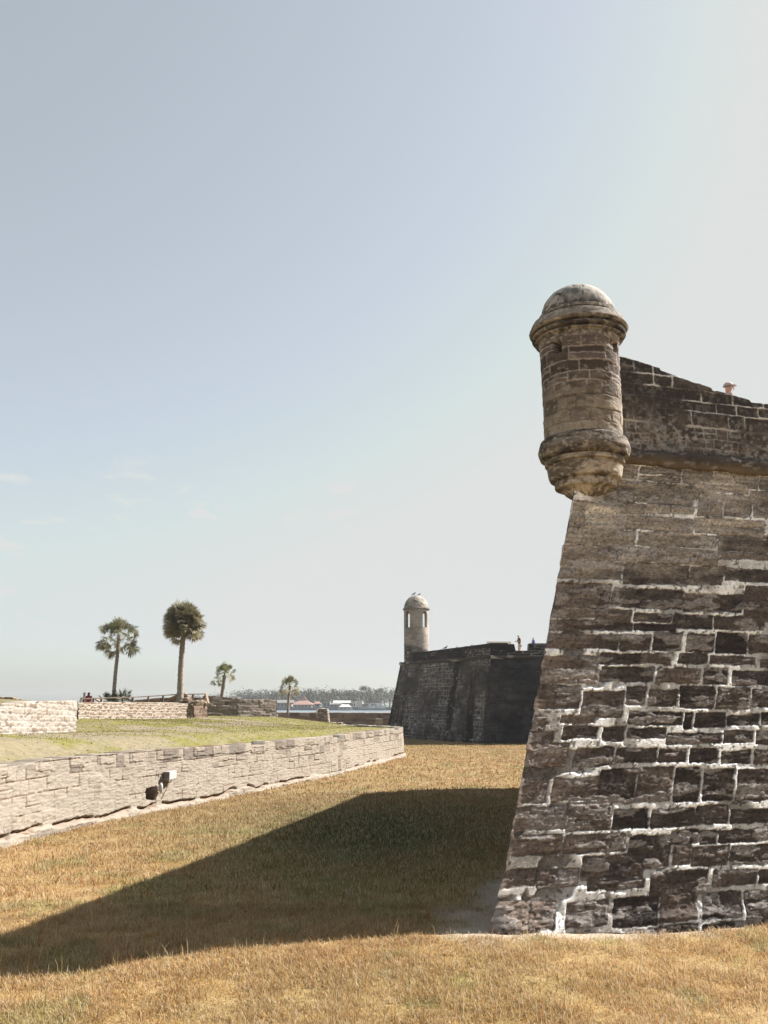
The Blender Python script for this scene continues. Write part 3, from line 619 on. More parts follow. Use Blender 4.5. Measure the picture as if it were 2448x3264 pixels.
# ---------------------------------------------------------------- lawn behind it
ctrl = [(0, 2440, 20.6), (400, 2400, 25.5), (800, 2350, 35), (1100, 2328, 48), (1255, 2318, 56.5), (0, 2341, 27.5), (150, 2337, 32.5), (260, 2333, 37.5), (262, 2292, 42), (400, 2292, 48), (560, 2291, 55), (650, 2286, 60),
        (880, 2286, 67), (700, 2284, 64), (930, 2293, 83), (1000, 2301, 85), (1100, 2308, 87), (1220, 2318, 88), (1150, 2312, 70), (1000, 2318, 60), (800, 2310, 50), (500, 2330, 36), (-400, 2350, 22), (-900, 2330, 36), (-400, 2440, 20), (-800, 2500, 17), (-600, 2290, 60), (1240, 2325, 70)]
cpt = np.array([W(*c) for c in ctrl] + [[-60, 90, 2.6], [-60, 10, 2.0], [-20, 90, 2.0], [-140, 60, 3]])
_n = len(cpt); _A = np.ones((_n + 1, _n + 1)); _A[_n, _n] = 0
_A[:_n, :_n] = np.hypot(cpt[:, None, 0] - cpt[None, :, 0], cpt[:, None, 1] - cpt[None, :, 1]) + np.eye(_n) * .3
RW = np.linalg.solve(_A, np.append(cpt[:, 2], 0.0))
def lawn_z(x, y):
    d = np.hypot(x[..., None] - cpt[:, 0], y[..., None] - cpt[:, 1]); return (d * RW[:-1]).sum(-1) + RW[-1]
# left boundary = the wall path, moved to its back
inner = cw_Q - cw_n * .55
inner = inner[::6]; nrow = 150
lens = np.concatenate([np.arange(0, 30, .22), 30 * 1.09 ** np.arange(0, 24)]) 
dirs = np.zeros_like(inner); dirs[:, 0] = -1.0
fan = sm(np.arange(len(inner)) / len(inner), .72, 1.0)[:, None]; dirs = dirs * (1 - fan) + np.array([-.35, .94]) * fan; dirs /= np.linalg.norm(dirs, axis=1)[:, None]
first = sm(np.arange(len(inner)) / len(inner), .18, 0)[:, None]; dirs = dirs * (1 - first) + np.array([-.8, -.6]) * first
PX = inner[:, None, 0] + dirs[:, None, 0] * lens[None]; PY = inner[:, None, 1] + dirs[:, None, 1] * lens[None]
PY = np.minimum(PY, 89.0)
PZ = lawn_z(PX, PY); edge = np.maximum(cw_z1[::6] - .10, 1.5)
k = sm(lens, 0, 2.0)[None]; PZ = PZ * k + (edge[:, None] + .02) * (1 - k); PZ += .05 * (fbm(PX * .8, PY * .8, 3, 40) - .5)
def lawn_col(x, y):
    n1 = fbm(x * .35, y * .35, 4, 900); n2 = fbm(x * 1.6, y * 1.6, 4, 910); n3 = fbm(x * 5, y * 5, 3, 920)
    c = mixc(np.broadcast_to(arr([.36, .325, .08]), x.shape + (3,)), arr([.43, .365, .20]), np.clip(.5 + 2.2 * (n2 - .5) + 2.2 * (n3 - .5) + .8 * (n1 - .5), 0, 1))
    b = np.zeros(x.shape)
    for px, py, Yd, rx, ry in ((790, 2300, 53, 2.0, 7), (700, 2312, 47, 2.2, 4), (560, 2335, 39, 3.0, 3.0), (250, 2365, 30, 4.5, 2.6), (60, 2360, 31, 4, 2.0), (0, 2400, 25, 3, 2), (750, 2285, 59, 5, 2.5), (0, 2345, 34, 8, 1.0), (250, 2343, 34, 4, .7)):
        q = W(px, py, Yd); b = np.maximum(b, np.exp(-((x - q[0]) / rx) ** 2 - ((y - q[1]) / ry) ** 2))
    b = sm(b + .9 * (n2 - .5) + .6 * (n1 - .5), .38, .7)
    c = mixc(c, arr([.50, .41, .31]), b * .85)
    # pale rubble path along the sea wall and far side
    c = mixc(c, arr([.66, .60, .52]), sm(y + 1.5 * (n2 - .5) + .35 * (x + 8), 79.0, 82.0) * .9)
    return c * np.array([.37, .375, .335])
np_mesh_l = np_mesh('lawn', np.stack([PX, PY, PZ], -1).reshape(-1, 3), grid_faces(PX.shape[0], PX.shape[1]), col=lawn_col(PX, PY), mat=M_lawn)
tag(np_mesh_l, 'short yellow green lawn with worn sandy patches above the retaining wall', None, kind='structure')

# ---------------------------------------------------------------- rubble walls on the lawn
def rub_col(pal, seed, jc=(.74, .66, .56), pj=.5):
    def f(SS, TT, D, ID, H, Q):
        r1, r2 = hid(ID, 1), hid(ID, 2); ins = sm(D, -.012, .014); n1 = fbm(SS * .8, TT * 1.2, 4, seed); n2 = fbm(SS * 5, TT * 9, 4, seed + 1)
        a, b, c_ = [arr(k) for k in pal]
        col = mixc(np.broadcast_to(a, SS.shape + (3,)), b, np.clip(r1 * 1.3 - .2 + 1.0 * (n1 - .5), 0, 1)); col = mixc(col, c_, sm(r2 + .6 * (n2 - .5), .68, .9) * .8)
        col = mixc(np.broadcast_to(arr(jc), SS.shape + (3,)) * (.8 + .4 * n2[..., None]), col, ins)
        return col, (1 - ins) * -.03 + (r1 - .5) * .05 + .04 * (n2 - .5)
    return f
lz = lambda x, y, u: lawn_z(x, y) - .12
def wallpx(pts, ): return [W(a, b, Yd)[:2] for a, b, Yd in pts]
def topz(pts):                       # top height from pixel rows, interpolated along x
    q = np.array([W(a, b, Yd) for a, b, Yd in pts]); o = np.argsort(q[:, 0])
    return lambda x, y, u: np.interp(x, q[o, 0], q[o, 2]) + .04 * (fbm(u * 3, u * 0, 3, 5) - .5)
P1 = [(-500, 2350, 20), (0, 2335, 28), (150, 2333, 33), (246, 2328, 37.5)]
ribbon('rubble_wall', wallpx(P1), lz, lambda x, y, u: np.interp(y, *zip(*[(W(a, b, c)[1], W(a, b, c)[2]) for a, b, c in ((-500, 2235, 20), (0, 2240, 28), (50, 2243, 29.7), (90, 2236, 31), (246, 2233, 37.5))])) + .04 * (fbm(u * 3, u * 0, 3, 5) - .5), 811, rub_col(((.265, .24, .215), (.215, .18, .145), (.13, .085, .055)), 1000, (.275, .25, .225)), step=.05, nt_=40, thick=.8, blocks=(.2, .34), smooth=0, gap=.02, split=.3, warpa=.04,
       label='pale whitewashed rubble wall at the left edge of the lawn, nearest of the low walls', cat='stone wall')
P1b = [(246, 2328, 37), (252, 2300, 44), (256, 2292, 48)]
P2_ = [(250, 2290, 42), (400, 2290, 48), (560, 2289, 55.5), (616, 2287, 58)]
ribbon('rubble_wall', wallpx(P2_), lz, lambda x, y, u: np.interp(y, *zip(*[(W(a, b, c)[1], W(a, b, c)[2]) for a, b, c in ((250, 2240, 42), (400, 2238, 48), (560, 2240, 55.5), (616, 2244, 58))])) + .04 * (fbm(u * 3, u * 0, 3, 5) - .5), 821, rub_col(((.20, .155, .12), (.145, .10, .07), (.085, .043, .028)), 1010, (.27, .235, .20)), step=.05, nt_=36, thick=.7, blocks=(.15, .32), smooth=0, gap=.025, split=.35, warpa=.05,
       label='tan and brown rubble wall under the two tall palms', cat='stone wall')
P3 = [(618, 2286, 58.3), (662, 2281, 60)]
ribbon('brick_stub', wallpx(P3), lz, topz([(618, 2250, 58.3), (662, 2250, 60)]), 831, rub_col(((.11, .075, .055), (.14, .10, .075), (.08, .05, .035)), 1020, (.18, .14, .11)), step=.06, nt_=20, thick=.9, blocks=(.2, .4), smooth=0, gap=.015,
       label='short dark brick stub of wall beneath the end post of the railing', cat='stone wall')
P4 = [(655, 2281, 65), (760, 2283, 66), (884, 2284, 68)]
ribbon('dark_wall', wallpx(P4), lz, topz([(655, 2219, 65), (688, 2217, 65.3), (700, 2221, 65.5), (755, 2224, 66), (770, 2229, 66.2), (884, 2231, 68)]), 841, rub_col(((.15, .125, .11), (.24, .20, .175), (.08, .065, .055)), 1030, (.20, .17, .15)), step=.07, nt_=30, thick=1.0, blocks=(.2, .6), smooth=0, gap=.01, warpa=.04,
       label='dark grey brown ruined wall left of the river view, behind the lawn', cat='stone wall')
P5 = [(700, 2293, 89), (890, 2293, 89), (1000, 2302, 89.5), (1225, 2320, 90), (1300, 2330, 90)]
ribbon('sea_wall', wallpx(P5), lambda x, y, u: u * 0 + .6, topz([(700, 2270, 89), (1300, 2272.5, 90)]), 851, rub_col(((.17, .135, .115), (.27, .22, .19), (.09, .07, .06)), 1040, (.22, .18, .155)), step=.12, nt_=24, thick=2.6, blocks=(.35, .8), smooth=0, gap=.01, warpa=.09, batter=0,
       label='long brown sea wall with a pale flat top in front of the river', cat='stone wall')
# low wall and bank at the far left horizon
P6 = [(-700, 2250, 64), (-100, 2250, 64), (60, 2250, 64.5)]
ribbon('low_wall', wallpx(P6), lambda x, y, u: lawn_z(x, y) - .3, topz([(-700, 2222, 64), (-100, 2217, 64), (30, 2222, 64), (60, 2229, 64.5)]), 861, rub_col(((.16, .10, .07), (.30, .21, .15), (.08, .05, .04)), 1050, (.5, .42, .34)), step=.1, nt_=16, thick=.7, blocks=(.2, .45), smooth=0, gap=.01,
       label='low dark red wall on the skyline at the far left', cat='stone wall')
# grassy bank between the low walls (rises to the rear)
xs = np.linspace(-46, W(330, 2240, 56)[0], 60); ys = np.linspace(50.5, 74, 30); X, Y = np.meshgrid(xs, ys, indexing='ij')
px = CX + FPX * X / (Y * cp); topp = np.interp(px, [-700, 0, 40, 130, 330], [2228, 2228, 2230, 2236, 2244])
zt_ = EYE + Y * np.array([[ray(CX, q)[2] / ray(CX, q)[1] for q in r_] for r_ in topp])
f = sm(Y, 50.5, 60); Z = (lawn_z(X, Y) - .1) * (1 - f) + np.maximum(zt_, lawn_z(X, Y) - .1) * f + .08 * (fbm(X, Y, 3, 9) - .5)
ncol = lawn_col(X, Y) ; ncol = mixc(ncol, arr([.14, .115, .07]), np.full(X.shape, .5))
tag(np_mesh('bank', np.stack([X, Y, Z], -1).reshape(-1, 3), grid_faces(60, 30), col=ncol, mat=M_lawn), 'low grassy bank on the skyline behind the pale rubble wall', None, kind='structure')

# ================================================================== FAR BASTION
S0 = np.array([.15, 88.5, 0.0]); H0 = G(1542, 2371); H0 = np.array([H0[0], H0[1], 0]); K0 = np.array([18.5, H0[1] + .6, 0.0]); R0 = np.array([30.0, 92.0, 0])
FB = empty('stone_bastion', tuple(S0), 'distant black stone bastion with a tall round lookout tower at its left corner', 'fort bastion')
ZF = 6.75; d1 = (H0 - S0) / np.linalg.norm(H0 - S0); a1 = math.degrees(math.atan2(d1[0], d1[1])); fb = adir(a1 - 30)
kb = .125 / math.sin(R(30)); inS0 = fb * kb; nFace = np.array([-abs(d1[1]), -abs(d1[0]), 0]) ; inH0 = np.array([.12, .14, 0]); inK0 = np.array([0, .12, 0]); 
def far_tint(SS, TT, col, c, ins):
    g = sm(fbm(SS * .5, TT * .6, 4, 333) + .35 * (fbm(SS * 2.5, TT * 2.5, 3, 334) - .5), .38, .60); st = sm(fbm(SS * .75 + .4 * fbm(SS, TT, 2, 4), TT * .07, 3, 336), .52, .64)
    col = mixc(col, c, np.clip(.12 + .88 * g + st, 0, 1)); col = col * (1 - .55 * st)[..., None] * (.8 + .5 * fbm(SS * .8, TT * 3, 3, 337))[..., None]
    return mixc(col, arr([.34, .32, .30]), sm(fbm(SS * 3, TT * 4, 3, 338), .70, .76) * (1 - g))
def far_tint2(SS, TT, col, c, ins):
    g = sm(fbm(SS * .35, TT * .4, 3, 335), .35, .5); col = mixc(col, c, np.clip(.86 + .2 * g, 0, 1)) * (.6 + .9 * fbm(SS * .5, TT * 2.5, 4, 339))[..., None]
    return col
kw = dict(off=S0, mat=M_far, step=.055, cm=(.36, .34, .32), h=.32, w=.55)
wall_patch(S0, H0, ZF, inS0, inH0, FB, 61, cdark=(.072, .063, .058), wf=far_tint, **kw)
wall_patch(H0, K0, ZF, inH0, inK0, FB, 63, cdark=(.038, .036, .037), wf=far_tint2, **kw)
sd2 = adir(a1 - 60)
S2 = S0 + sd2 * 30
wall_patch(S2, S0, ZF, inS0, inS0, FB, 65, cdark=(.10, .09, .08), **dict(kw, step=.4))
tS0, tH0, tK0, tS2 = [a + b * ZF + np.array([0, 0, ZF]) for a, b in ((S0, inS0), (H0, inH0), (K0, inK0), (S2, inS0))]
def bar_course(A, B_, r, name, z, mat=M_far, par=FB, off=S0):
    L = np.linalg.norm(B_ - A); d = (B_ - A) / L; n = np.array([d[1], -d[0], 0]); n = n if np.dot(n, np.array([-.3, -1, 0])) > 0 else -n
    S = np.arange(0, L, .15); a = np.linspace(0, math.pi, 8); SS, AA = np.meshgrid(S, a, indexing='ij'); rr = r * (1 + .4 * (fbm(SS * 2, AA, 3, 4) - .5))
    P = A + d * SS[..., None] + n * (rr * np.sin(AA))[..., None] + np.array([0, 0, 1.0]) * (z - A[2] - rr * np.cos(AA))[..., None]
    c = mixc(np.broadcast_to(arr([.07, .06, .055]), SS.shape + (3,)), arr([.4, .38, .35]), sm(fbm(SS * .5, AA * .2, 3, 9), .58, .7))
    return np_mesh(name, P.reshape(-1, 3), grid_faces(len(S), 8), col=c, mat=mat, parent=par, off=off)
bar_course(tS0, tH0, .15, 'cordon', ZF + .12); bar_course(tH0, tK0, .15, 'cordon', ZF + .12)
def far_parapet(A, B_, ztop, seed):
    L = np.linalg.norm(B_ - A); S = np.arange(0, L + .1, .1); d = (B_ - A) / L; T = np.linspace(0, 1, 20); SS = np.repeat(S[:, None], 20, 1)
    zt = ztop(S); TT = (ZF + .2) + T[None] * (zt[:, None] - ZF - .2); n = np.array([d[1], -d[0], 0]); n = n if np.dot(n, np.array([-.3, -1, 0])) > 0 else -n
    wS, wT = warp(SS, TT, .03, 3, seed); Ts = np.linspace(0, 3, 5); D = np.full(SS.shape, -.1); ID = np.zeros(SS.shape, int)
    for k, (a, b_, c, e_) in enumerate(courses(0, L, ZF, 8.6, .26, .5, seed)):
        q = np.minimum(np.minimum(wS - a, b_ - wS), np.minimum(wT - c, e_ - wT)); m_ = q > D; D = np.where(m_, q, D); ID = np.where(m_, k, ID)
    ins = sm(D, -.03, .02); n1 = fbm(SS * .6, TT, 4, seed); c = np.broadcast_to(arr([.036, .031, .030]), SS.shape + (3,)) * (.5 + n1[..., None]) * (.7 + .6 * hid(ID, 1)[..., None])
    col = mixc(mixc(c, arr([.4, .38, .36]), sm(fbm(SS * .5, TT, 3, seed + 4), .52, .66)), c, ins)
    P = A + d * SS[..., None] + n * .03 + np.array([0, 0, 1.0]) * (TT - A[2])[..., None]
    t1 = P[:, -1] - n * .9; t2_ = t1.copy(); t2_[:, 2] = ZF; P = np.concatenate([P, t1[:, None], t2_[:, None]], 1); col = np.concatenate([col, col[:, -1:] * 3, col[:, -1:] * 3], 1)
    return np_mesh('parapet', P.reshape(-1, 3), grid_faces(len(S), P.shape[1]), col=col, mat=M_far, parent=FB, off=S0)
Lf = np.linalg.norm(tH0 - tS0)
far_parapet(tS0 + (tH0 - tS0) * .16, tH0, lambda S: 7.78 + .25 * S / Lf + .03 * (fbm(S * 3, S * 0, 3, 1) - .5), 71)
def notch(S):
    x = tH0[0] + S; a = W(1648, 2060, 73)[0]; b_ = W(1697, 2060, 73)[0]; z = np.where(x < W(1625, 2050, 73)[0], 8.02, 7.93)
    return np.where((x > a) & (x < b_), 7.40, np.where(x >= b_, 8.0, z))
far_parapet(tH0, tK0, notch, 73)
m = MB(); m.prism([(p[0], p[1]) for p in (tS0 + fb * 1.2, tH0 + np.array([.9, .9, 0]), tK0 + np.array([0, .9, 0]), tS2)], ZF - .3, ZF + .22)
m.build('gun_deck', M_terr, FB, off=S0)
# curtain wall linking both bastions
CWL = empty('curtain_wall', tuple(E3), 'dark straight fort wall linking the two bastions, mostly hidden', 'fort wall')
wall_patch(E3, K0 + np.array([0, 0, 0]), 7.6, np.array([.08, 0, 0]), np.array([.08, 0, 0]), CWL, 81, off=E3, step=.15)
m = MB(); a_, b_ = E3 + np.array([.6, 0, 7.6]), K0 + np.array([.6, 0, 7.6]); m.add([a_, b_, b_ + np.array([3, 0, 0]), a_ + np.array([3, 0, 0]), a_ - np.array([0, 0, 7.6]) + np.array([3, 0, 0]), b_ - np.array([0, 0, 7.6]) + np.array([3, 0, 0])], [(0, 1, 2, 3), (3, 2, 5, 4)])
m.build('wall_walk', M_terr, CWL, off=E3)
# merlon for the lit parapet over the shoulder, sunlight put into its pale colour
q = W(1590, 2046, 78); m = MB(); m.box((q[0], q[1] , 7.9), (2.0, 1.0, 1.0), jit=.05); m.build('merlon', mat_plain('sun_tinted_plaster', (.75, .68, .6)), FB, bevel=.03, off=S0)

# tall lookout tower: thick tube with four arched openings, open to the sky behind
def far_tower():
    ax = W(1328, 2100, 87.0); cx, cy = ax[0], ax[1]; T = empty('lookout_tower', (cx - S0[0], cy - S0[1], 0), parent=FB)
    T['label'] = 'tall round domed lookout tower with arched openings on the distant bastion'
    ro, ri = 1.2, .93; zt = W(1328, 1939, 87 - 1.2)[2]; zb = 6.0
    zw1 = W(1328, 1945.5, 85.8)[2]; zw0 = W(1328, 1999, 85.8)[2]
    nA = 160; th = np.linspace(0, 2 * math.pi, nA, endpoint=False); zs = np.arange(zb, zt, .045); toc = math.atan2(-cy, -cx)
    TH, Z = np.meshgrid(th, zs, indexing='ij'); A = (TH - toc + math.pi) % (2 * math.pi) - math.pi
    # openings every 90 degrees, at +-45 from the line of sight
    q = np.abs(((A + math.pi / 4) % (math.pi / 2)) - 0)  # distance wrapped below
    q = np.minimum((A + math.pi / 4) % (math.pi / 2), math.pi / 2 - (A + math.pi / 4) % (math.pi / 2))
    hw = .25; arch = zw1 - .30; half = np.where(Z > arch, hw * np.sqrt(np.clip(1 - ((Z - arch) / .30) ** 2, 0, 1)), hw)
    hole = (q < half) & (Z > zw0) & (Z < zw1)
    S = A * ro; wS, wT = warp(S, Z, .02, 4, 5); D = np.full(S.shape, -.1); ID = np.zeros(S.shape, int)
    for k, (a, b_, c, e_) in enumerate(courses(-3.9, 3.9, zb, zt, .24, .5, 31)):
        qq = np.minimum(np.minimum(wS - a, b_ - wS), np.minimum(wT - c, e_ - wT)); m_ = qq > D; D = np.where(m_, qq, D); ID = np.where(m_, k, ID)
    ins = sm(D, -.02, .02); n1 = fbm(S * .8, Z * .8, 4, 35); n2 = fbm(S * 3, Z * 7, 3, 36)
    col = mixc(np.broadcast_to(arr([.16, .145, .135]), S.shape + (3,)), arr([.33, .29, .255]), np.clip(.5 + 1.6 * (n1 - .5) + .8 * (n2 - .5) + .2 * (hid(ID, 1) - .5), 0, 1))
    low = sm(Z + .25 * A, 8.55, 8.25) ; col = mixc(col, arr([.07, .06, .058]), low * sm(n2 + .3 * (n1 - .5), .25, .5)); col = mixc(col * .9, col, ins)
    def P(r, zoff=0): return np.stack([r * np.cos(TH), r * np.sin(TH), Z], -1)
    Po = P(ro + .02 * (n2 - .5)); Pi = P(ri); nv = len(zs); V = np.concatenate([Po.reshape(-1, 3), Pi.reshape(-1, 3)]); N = nA * nv
    hf = hole & np.roll(hole, -1, 0); hf = hf[:, :-1] & hf[:, 1:]           # faces inside an opening
    keep = ~hf; F = [grid_faces(nA, nv, wrap=True, keep=keep), grid_faces(nA, nv, wrap=True, base=N, keep=keep)[:, ::-1]]
    J = []
    for i in range(nA):
        for j in range(nv - 1):
            if hf[i, j]:
                i2 = (i + 1) % nA; a, b_, c, d = i * nv + j, i2 * nv + j, i2 * nv + j + 1, i * nv + j + 1
                if not hf[i - 1, j]: J.append((a, d, d + N, a + N))
                if not hf[i2, j]: J.append((b_, c, c + N, b_ + N))
                if j == 0 or not hf[i, j - 1]: J.append((a, b_, b_ + N, a + N))
                if j == nv - 2 or not hf[i, j + 1]: J.append((d, c, c + N, d + N))
    np_mesh('shaft', V, np.concatenate(F + [np.array(J)]), col=np.concatenate([col.reshape(-1, 3)] * 2), mat=M_far, parent=T, smooth=False)
    zd = W(1328, 1898, 87)[2]
    def dc(TH, Z, Rr):
        A = (TH - toc + math.pi) % (2 * math.pi) - math.pi; n1 = fbm(A * 2, Z * 2, 4, 41); n2 = fbm(A * 8, Z * 8, 3, 42)
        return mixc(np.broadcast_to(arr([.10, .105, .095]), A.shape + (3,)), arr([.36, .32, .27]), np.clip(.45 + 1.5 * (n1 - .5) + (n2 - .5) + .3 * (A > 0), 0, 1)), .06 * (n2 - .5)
    lathe('dome', [(1.2 * math.cos(t), zt + .05 + (zd - zt - .05) * math.sin(t)) for t in np.linspace(0, math.pi / 2 - .01, 20)], M_far, T, 90, dc)
    lathe('cornice', [(1.1, zt - .08), (1.3, zt - .04), (1.33, zt + .03), (1.27, zt + .1), (1.1, zt + .12)], M_far, T, 90, lambda a, z, r: (mixc(np.broadcast_to(arr([.06, .05, .045]), a.shape + (3,)), arr([.24, .2, .17]), fbm(a * 3, z * 4, 3, 3)), .03 * (fbm(a * 6, z * 6, 3, 8) - .5)))
    return cx, cy, zd, zt
FTX, FTY, FTZ, FTT = far_tower()

# ================================================================== PALMS
M_frond = mat_attr('palm_fronds', 4, .2, 0, rough=.6, trans=.25)
M_trunk = mat_attr('palm_trunk', 12, .3, .6, .03)
def roll(v, ax_, t): return v * math.cos(t) + np.cross(ax_, v) * math.sin(t)
def palm(name, base, top, r0, r1, nleaf, crown_r, label, seed, squash=1.0, dense=0, leafr=.5, droop=0, cols=((.135, .135, .07), (.27, .23, .14))):
    rnd = random.Random(seed); base = np.array(base); top = np.array(top); E = empty(name, tuple(base), label, 'palm tree')
    H = top[2] - base[2]; nz = 60; na = 14; V = []; colr = []
    for i in range(nz):
        f = i / (nz - 1); c = np.array([(top[0] - base[0]) * (f ** 1.2) + .03 * math.sin(f * 5 + seed), (top[1] - base[1]) * f, H * f])
        r = r0 + (r1 - r0) * f + .012 * math.sin(i * 2.1) + (.25 * r1 * max(0, (f - .86) / .14))
        for k in range(na):
            a = 2 * math.pi * k / na; V.append(c + np.array([math.cos(a), math.sin(a), 0]) * r * rnd.uniform(.93, 1.07)); g = rnd.uniform(.75, 1.15)
            colr.append(arr([.30, .25, .21]) * g * (1 - .25 * f))
    V = np.array(V); idx = np.arange(nz * na).reshape(nz, na); F = []
    for i in range(nz - 1):
        for k in range(na): F.append((idx[i, k], idx[i, (k + 1) % na], idx[i + 1, (k + 1) % na], idx[i + 1, k]))
    np_mesh('trunk', V, np.array(F), col=np.array(colr), mat=M_trunk, parent=E)
    V = []; F3 = []; CO = []; cc = top - base
    def leaf(o, d, L, rad, c):
        d = d / np.linalg.norm(d); side = np.cross(d, [0, 0, 1.0]); side = side / (np.linalg.norm(side) + 1e-6); side = roll(side, d, rnd.uniform(-1.25, 1.25)); up = np.cross(side, d)
        hub = o + d * L + np.array([0, 0, -.12 * L * rnd.uniform(.3, 1.4)]); b = len(V)
        V.extend([o, o + side * .02, hub + side * .015, hub]); CO.extend([c * .9] * 4); F3.extend([(b, b + 1, b + 2), (b, b + 2, b + 3)])
        nb = 22
        for k in range(nb):
            a = (k / (nb - 1) - .5) * rnd.uniform(3.6, 4.4); rr = rad * rnd.uniform(.8, 1.05) * (1 - .08 * abs(a)); 
            dd = d * math.cos(a) + side * math.sin(a) + up * rnd.uniform(-.12, .22) + np.array([0, 0, -.18 - droop * .3])
            dd = dd / np.linalg.norm(dd); w = np.cross(dd, up); w = w / (np.linalg.norm(w) + 1e-6) * .026 * (rad / .5)
            mid = hub + dd * rr * .6; tip = hub + dd * rr + np.array([0, 0, -.16 * rr * rnd.uniform(.2, 1.5)])
            b = len(V); V.extend([hub, mid + w, mid - w, tip]); g = rnd.uniform(.75, 1.25); CO.extend([c * g] * 4); F3.extend([(b, b + 1, b + 2), (b + 1, b + 3, b + 2)])
    ga = 2.39996; UP = (0, .12, .62)
    for i in range(nleaf):
        f = (i + .5) / nleaf; ph = i * ga + rnd.uniform(-.3, .3)
        el = (math.pi / 2) * (1 - f) ** .85 * 1.0 - (.75 + droop) * f ** 1.3 if not dense else math.asin(max(-1, 1 - 1.62 * f)); el += rnd.uniform(-.15, .15)
        d = np.array([math.cos(ph) * math.cos(el), math.sin(ph) * math.cos(el), math.sin(el) * squash])
        L = (crown_r - leafr * .75) * rnd.uniform(.72, 1.08); old = f ** 2 * rnd.uniform(.2, 1.0)
        c = arr(cols[0]) * (1 - old) + arr(cols[1]) * old
        if rnd.random() < .22: c = arr([.36, .31, .2]) * rnd.uniform(.6, 1)
        leaf(cc + np.array([0, 0, rnd.uniform(-.15, .1) + (UP[i % 3] if dense else 0)]), d, L * (1 if not dense or UP[i % 3] < .3 else .72), leafr * rnd.uniform(.8, 1.15), c)
        if dense and rnd.random() < dense: leaf(cc, d + np.array([rnd.uniform(-.3, .3), rnd.uniform(-.3, .3), rnd.uniform(-.3, .3)]), L * rnd.uniform(.3, .75), leafr * .9, c * rnd.uniform(.7, 1.2))
    np_mesh('crown', np.array(V), None, np.array(F3), col=np.array(CO), mat=M_frond, parent=E, smooth=False)
    return E
def at_ground(px, py, Yd, sink=.3):
    q = W(px, py, Yd); return (q[0], q[1], q[2] - sink)
palm('palm_tree', at_ground(362, 2240, 58, .5), W(378, 2030, 58), .125, .105, 60, 1.50, 'slender palm with a loose open crown, standing left of the thickest palm', 3, leafr=.54, droop=.3)
palm('palm_tree', at_ground(572, 2244, 60, .5), W(586, 1990, 60), .235, .15, 170, 1.56, 'tallest palm with a thick trunk and dense shaggy crown over the rubble wall', 8, dense=.9, leafr=.52, squash=1.1, droop=.05, cols=((.155, .145, .08), (.34, .27, .17)))
o_ = W(586, 1945, 55)
palm('palm_tree', at_ground(706, 2250, 66, .4), W(715, 2152, 66), .14, .12, 44, .98, 'short stout palm rising behind the dark ruined wall', 15, leafr=.36, droop=-.1, cols=((.13, .15, .065), (.24, .21, .12)))
palm('palm_tree', at_ground(917, 2291, 82.5, .1), W(924, 2186, 82.5), .11, .12, 40, 1.12, 'thin lone palm standing on the lawn edge in front of the river', 21, leafr=.40, droop=.15, cols=((.15, .15, .075), (.34, .28, .16)))

# palmetto clumps at the foot of the slender palm
def palmetto(name, c, r, n, seed, label):
    rnd = random.Random(seed); V = []; F3 = []; CO = []
    for i in range(n):
        a = rnd.uniform(0, 6.283); el = rnd.uniform(.15, 1.5); d = np.array([math.cos(a) * math.cos(el), math.sin(a) * math.cos(el), math.sin(el)]); L = r * rnd.uniform(.4, .9)
        hub = d * L; side = np.cross(d, [0, 0, 1.0]); side /= np.linalg.norm(side); g0 = rnd.uniform(.5, 1.2); b = len(V); V.extend([np.zeros(3), side * .02, hub]); CO.extend([arr([.14, .13, .07])] * 3); F3.append((b, b + 1, b + 2))
        for k in range(14):
            t_ = (k / 13 - .5) * 3.2; dd = d * math.cos(t_) + side * math.sin(t_) + np.array([0, 0, rnd.uniform(-.1, .2)]); dd /= np.linalg.norm(dd); w = np.cross(dd, d); w = w / (np.linalg.norm(w) + 1e-4) * .018; w = w if np.linalg.norm(w) > .01 else side * .018
            rr = r * .38 * rnd.uniform(.7, 1.2); b = len(V); V.extend([hub - w, hub + w, hub + dd * rr]); CO.extend([arr([.11, .125, .06]) * g0] * 3); F3.append((b, b + 1, b + 2))
    return tag(np_mesh(name, np.array(V) + np.array(c), None, np.array(F3), col=np.array(CO), mat=M_frond, smooth=False, off=c), label, 'shrub')
def place(o, c): o.location = tuple(c); return o
c_ = np.array(at_ground(352, 2243, 57.5, .1)); place(palmetto('palmetto_shrub', c_, .85, 40, 5, 'spiky palmetto left of the slender palm trunk'), c_)
c_ = np.array(at_ground(388, 2243, 57.2, .1)); place(palmetto('palmetto_shrub', c_, .95, 50, 6, 'spiky palmetto right of the slender palm trunk with one tall frond'), c_)

# ================================================================== RAILING
M_wood = mat_plain('weathered_timber', (.16, .115, .085), (.09, .065, .05), 14)
M_wood2 = mat_plain('sun_tinted_timber', (.34, .26, .2), (.24, .18, .14), 14)  # lighter copy of the timber with sunlight put into the colour
RL = empty('timber_railing', tuple(W(270, 2240, 53.5)), 'long dark timber handrail on posts behind the tan rubble wall', 'railing'); ro_ = np.array(RL.location)
rail = [(258, 2227.5, 53), (345, 2224.5, 55), (440, 2222, 57.5), (560, 2214, 60), (655, 2212, 61.5)]
def seg(mb, a, b, w, h):
    a = Vector(a); b = Vector(b); d = (b - a); L = d.length; d.normalize(); s_ = d.cross(Vector((0, 0, 1))).normalized(); u_ = s_.cross(d)
    P = [a + s_ * i * w / 2 + u_ * j * h / 2 for i, j in ((-1, -1), (1, -1), (1, 1), (-1, 1))] + [b + s_ * i * w / 2 + u_ * j * h / 2 for i, j in ((-1, -1), (1, -1), (1, 1), (-1, 1))]
    mb.add(P, [(3, 2, 1, 0), (4, 5, 6, 7), (0, 1, 5, 4), (1, 2, 6, 5), (2, 3, 7, 6), (3, 0, 4, 7)])
m = MB()
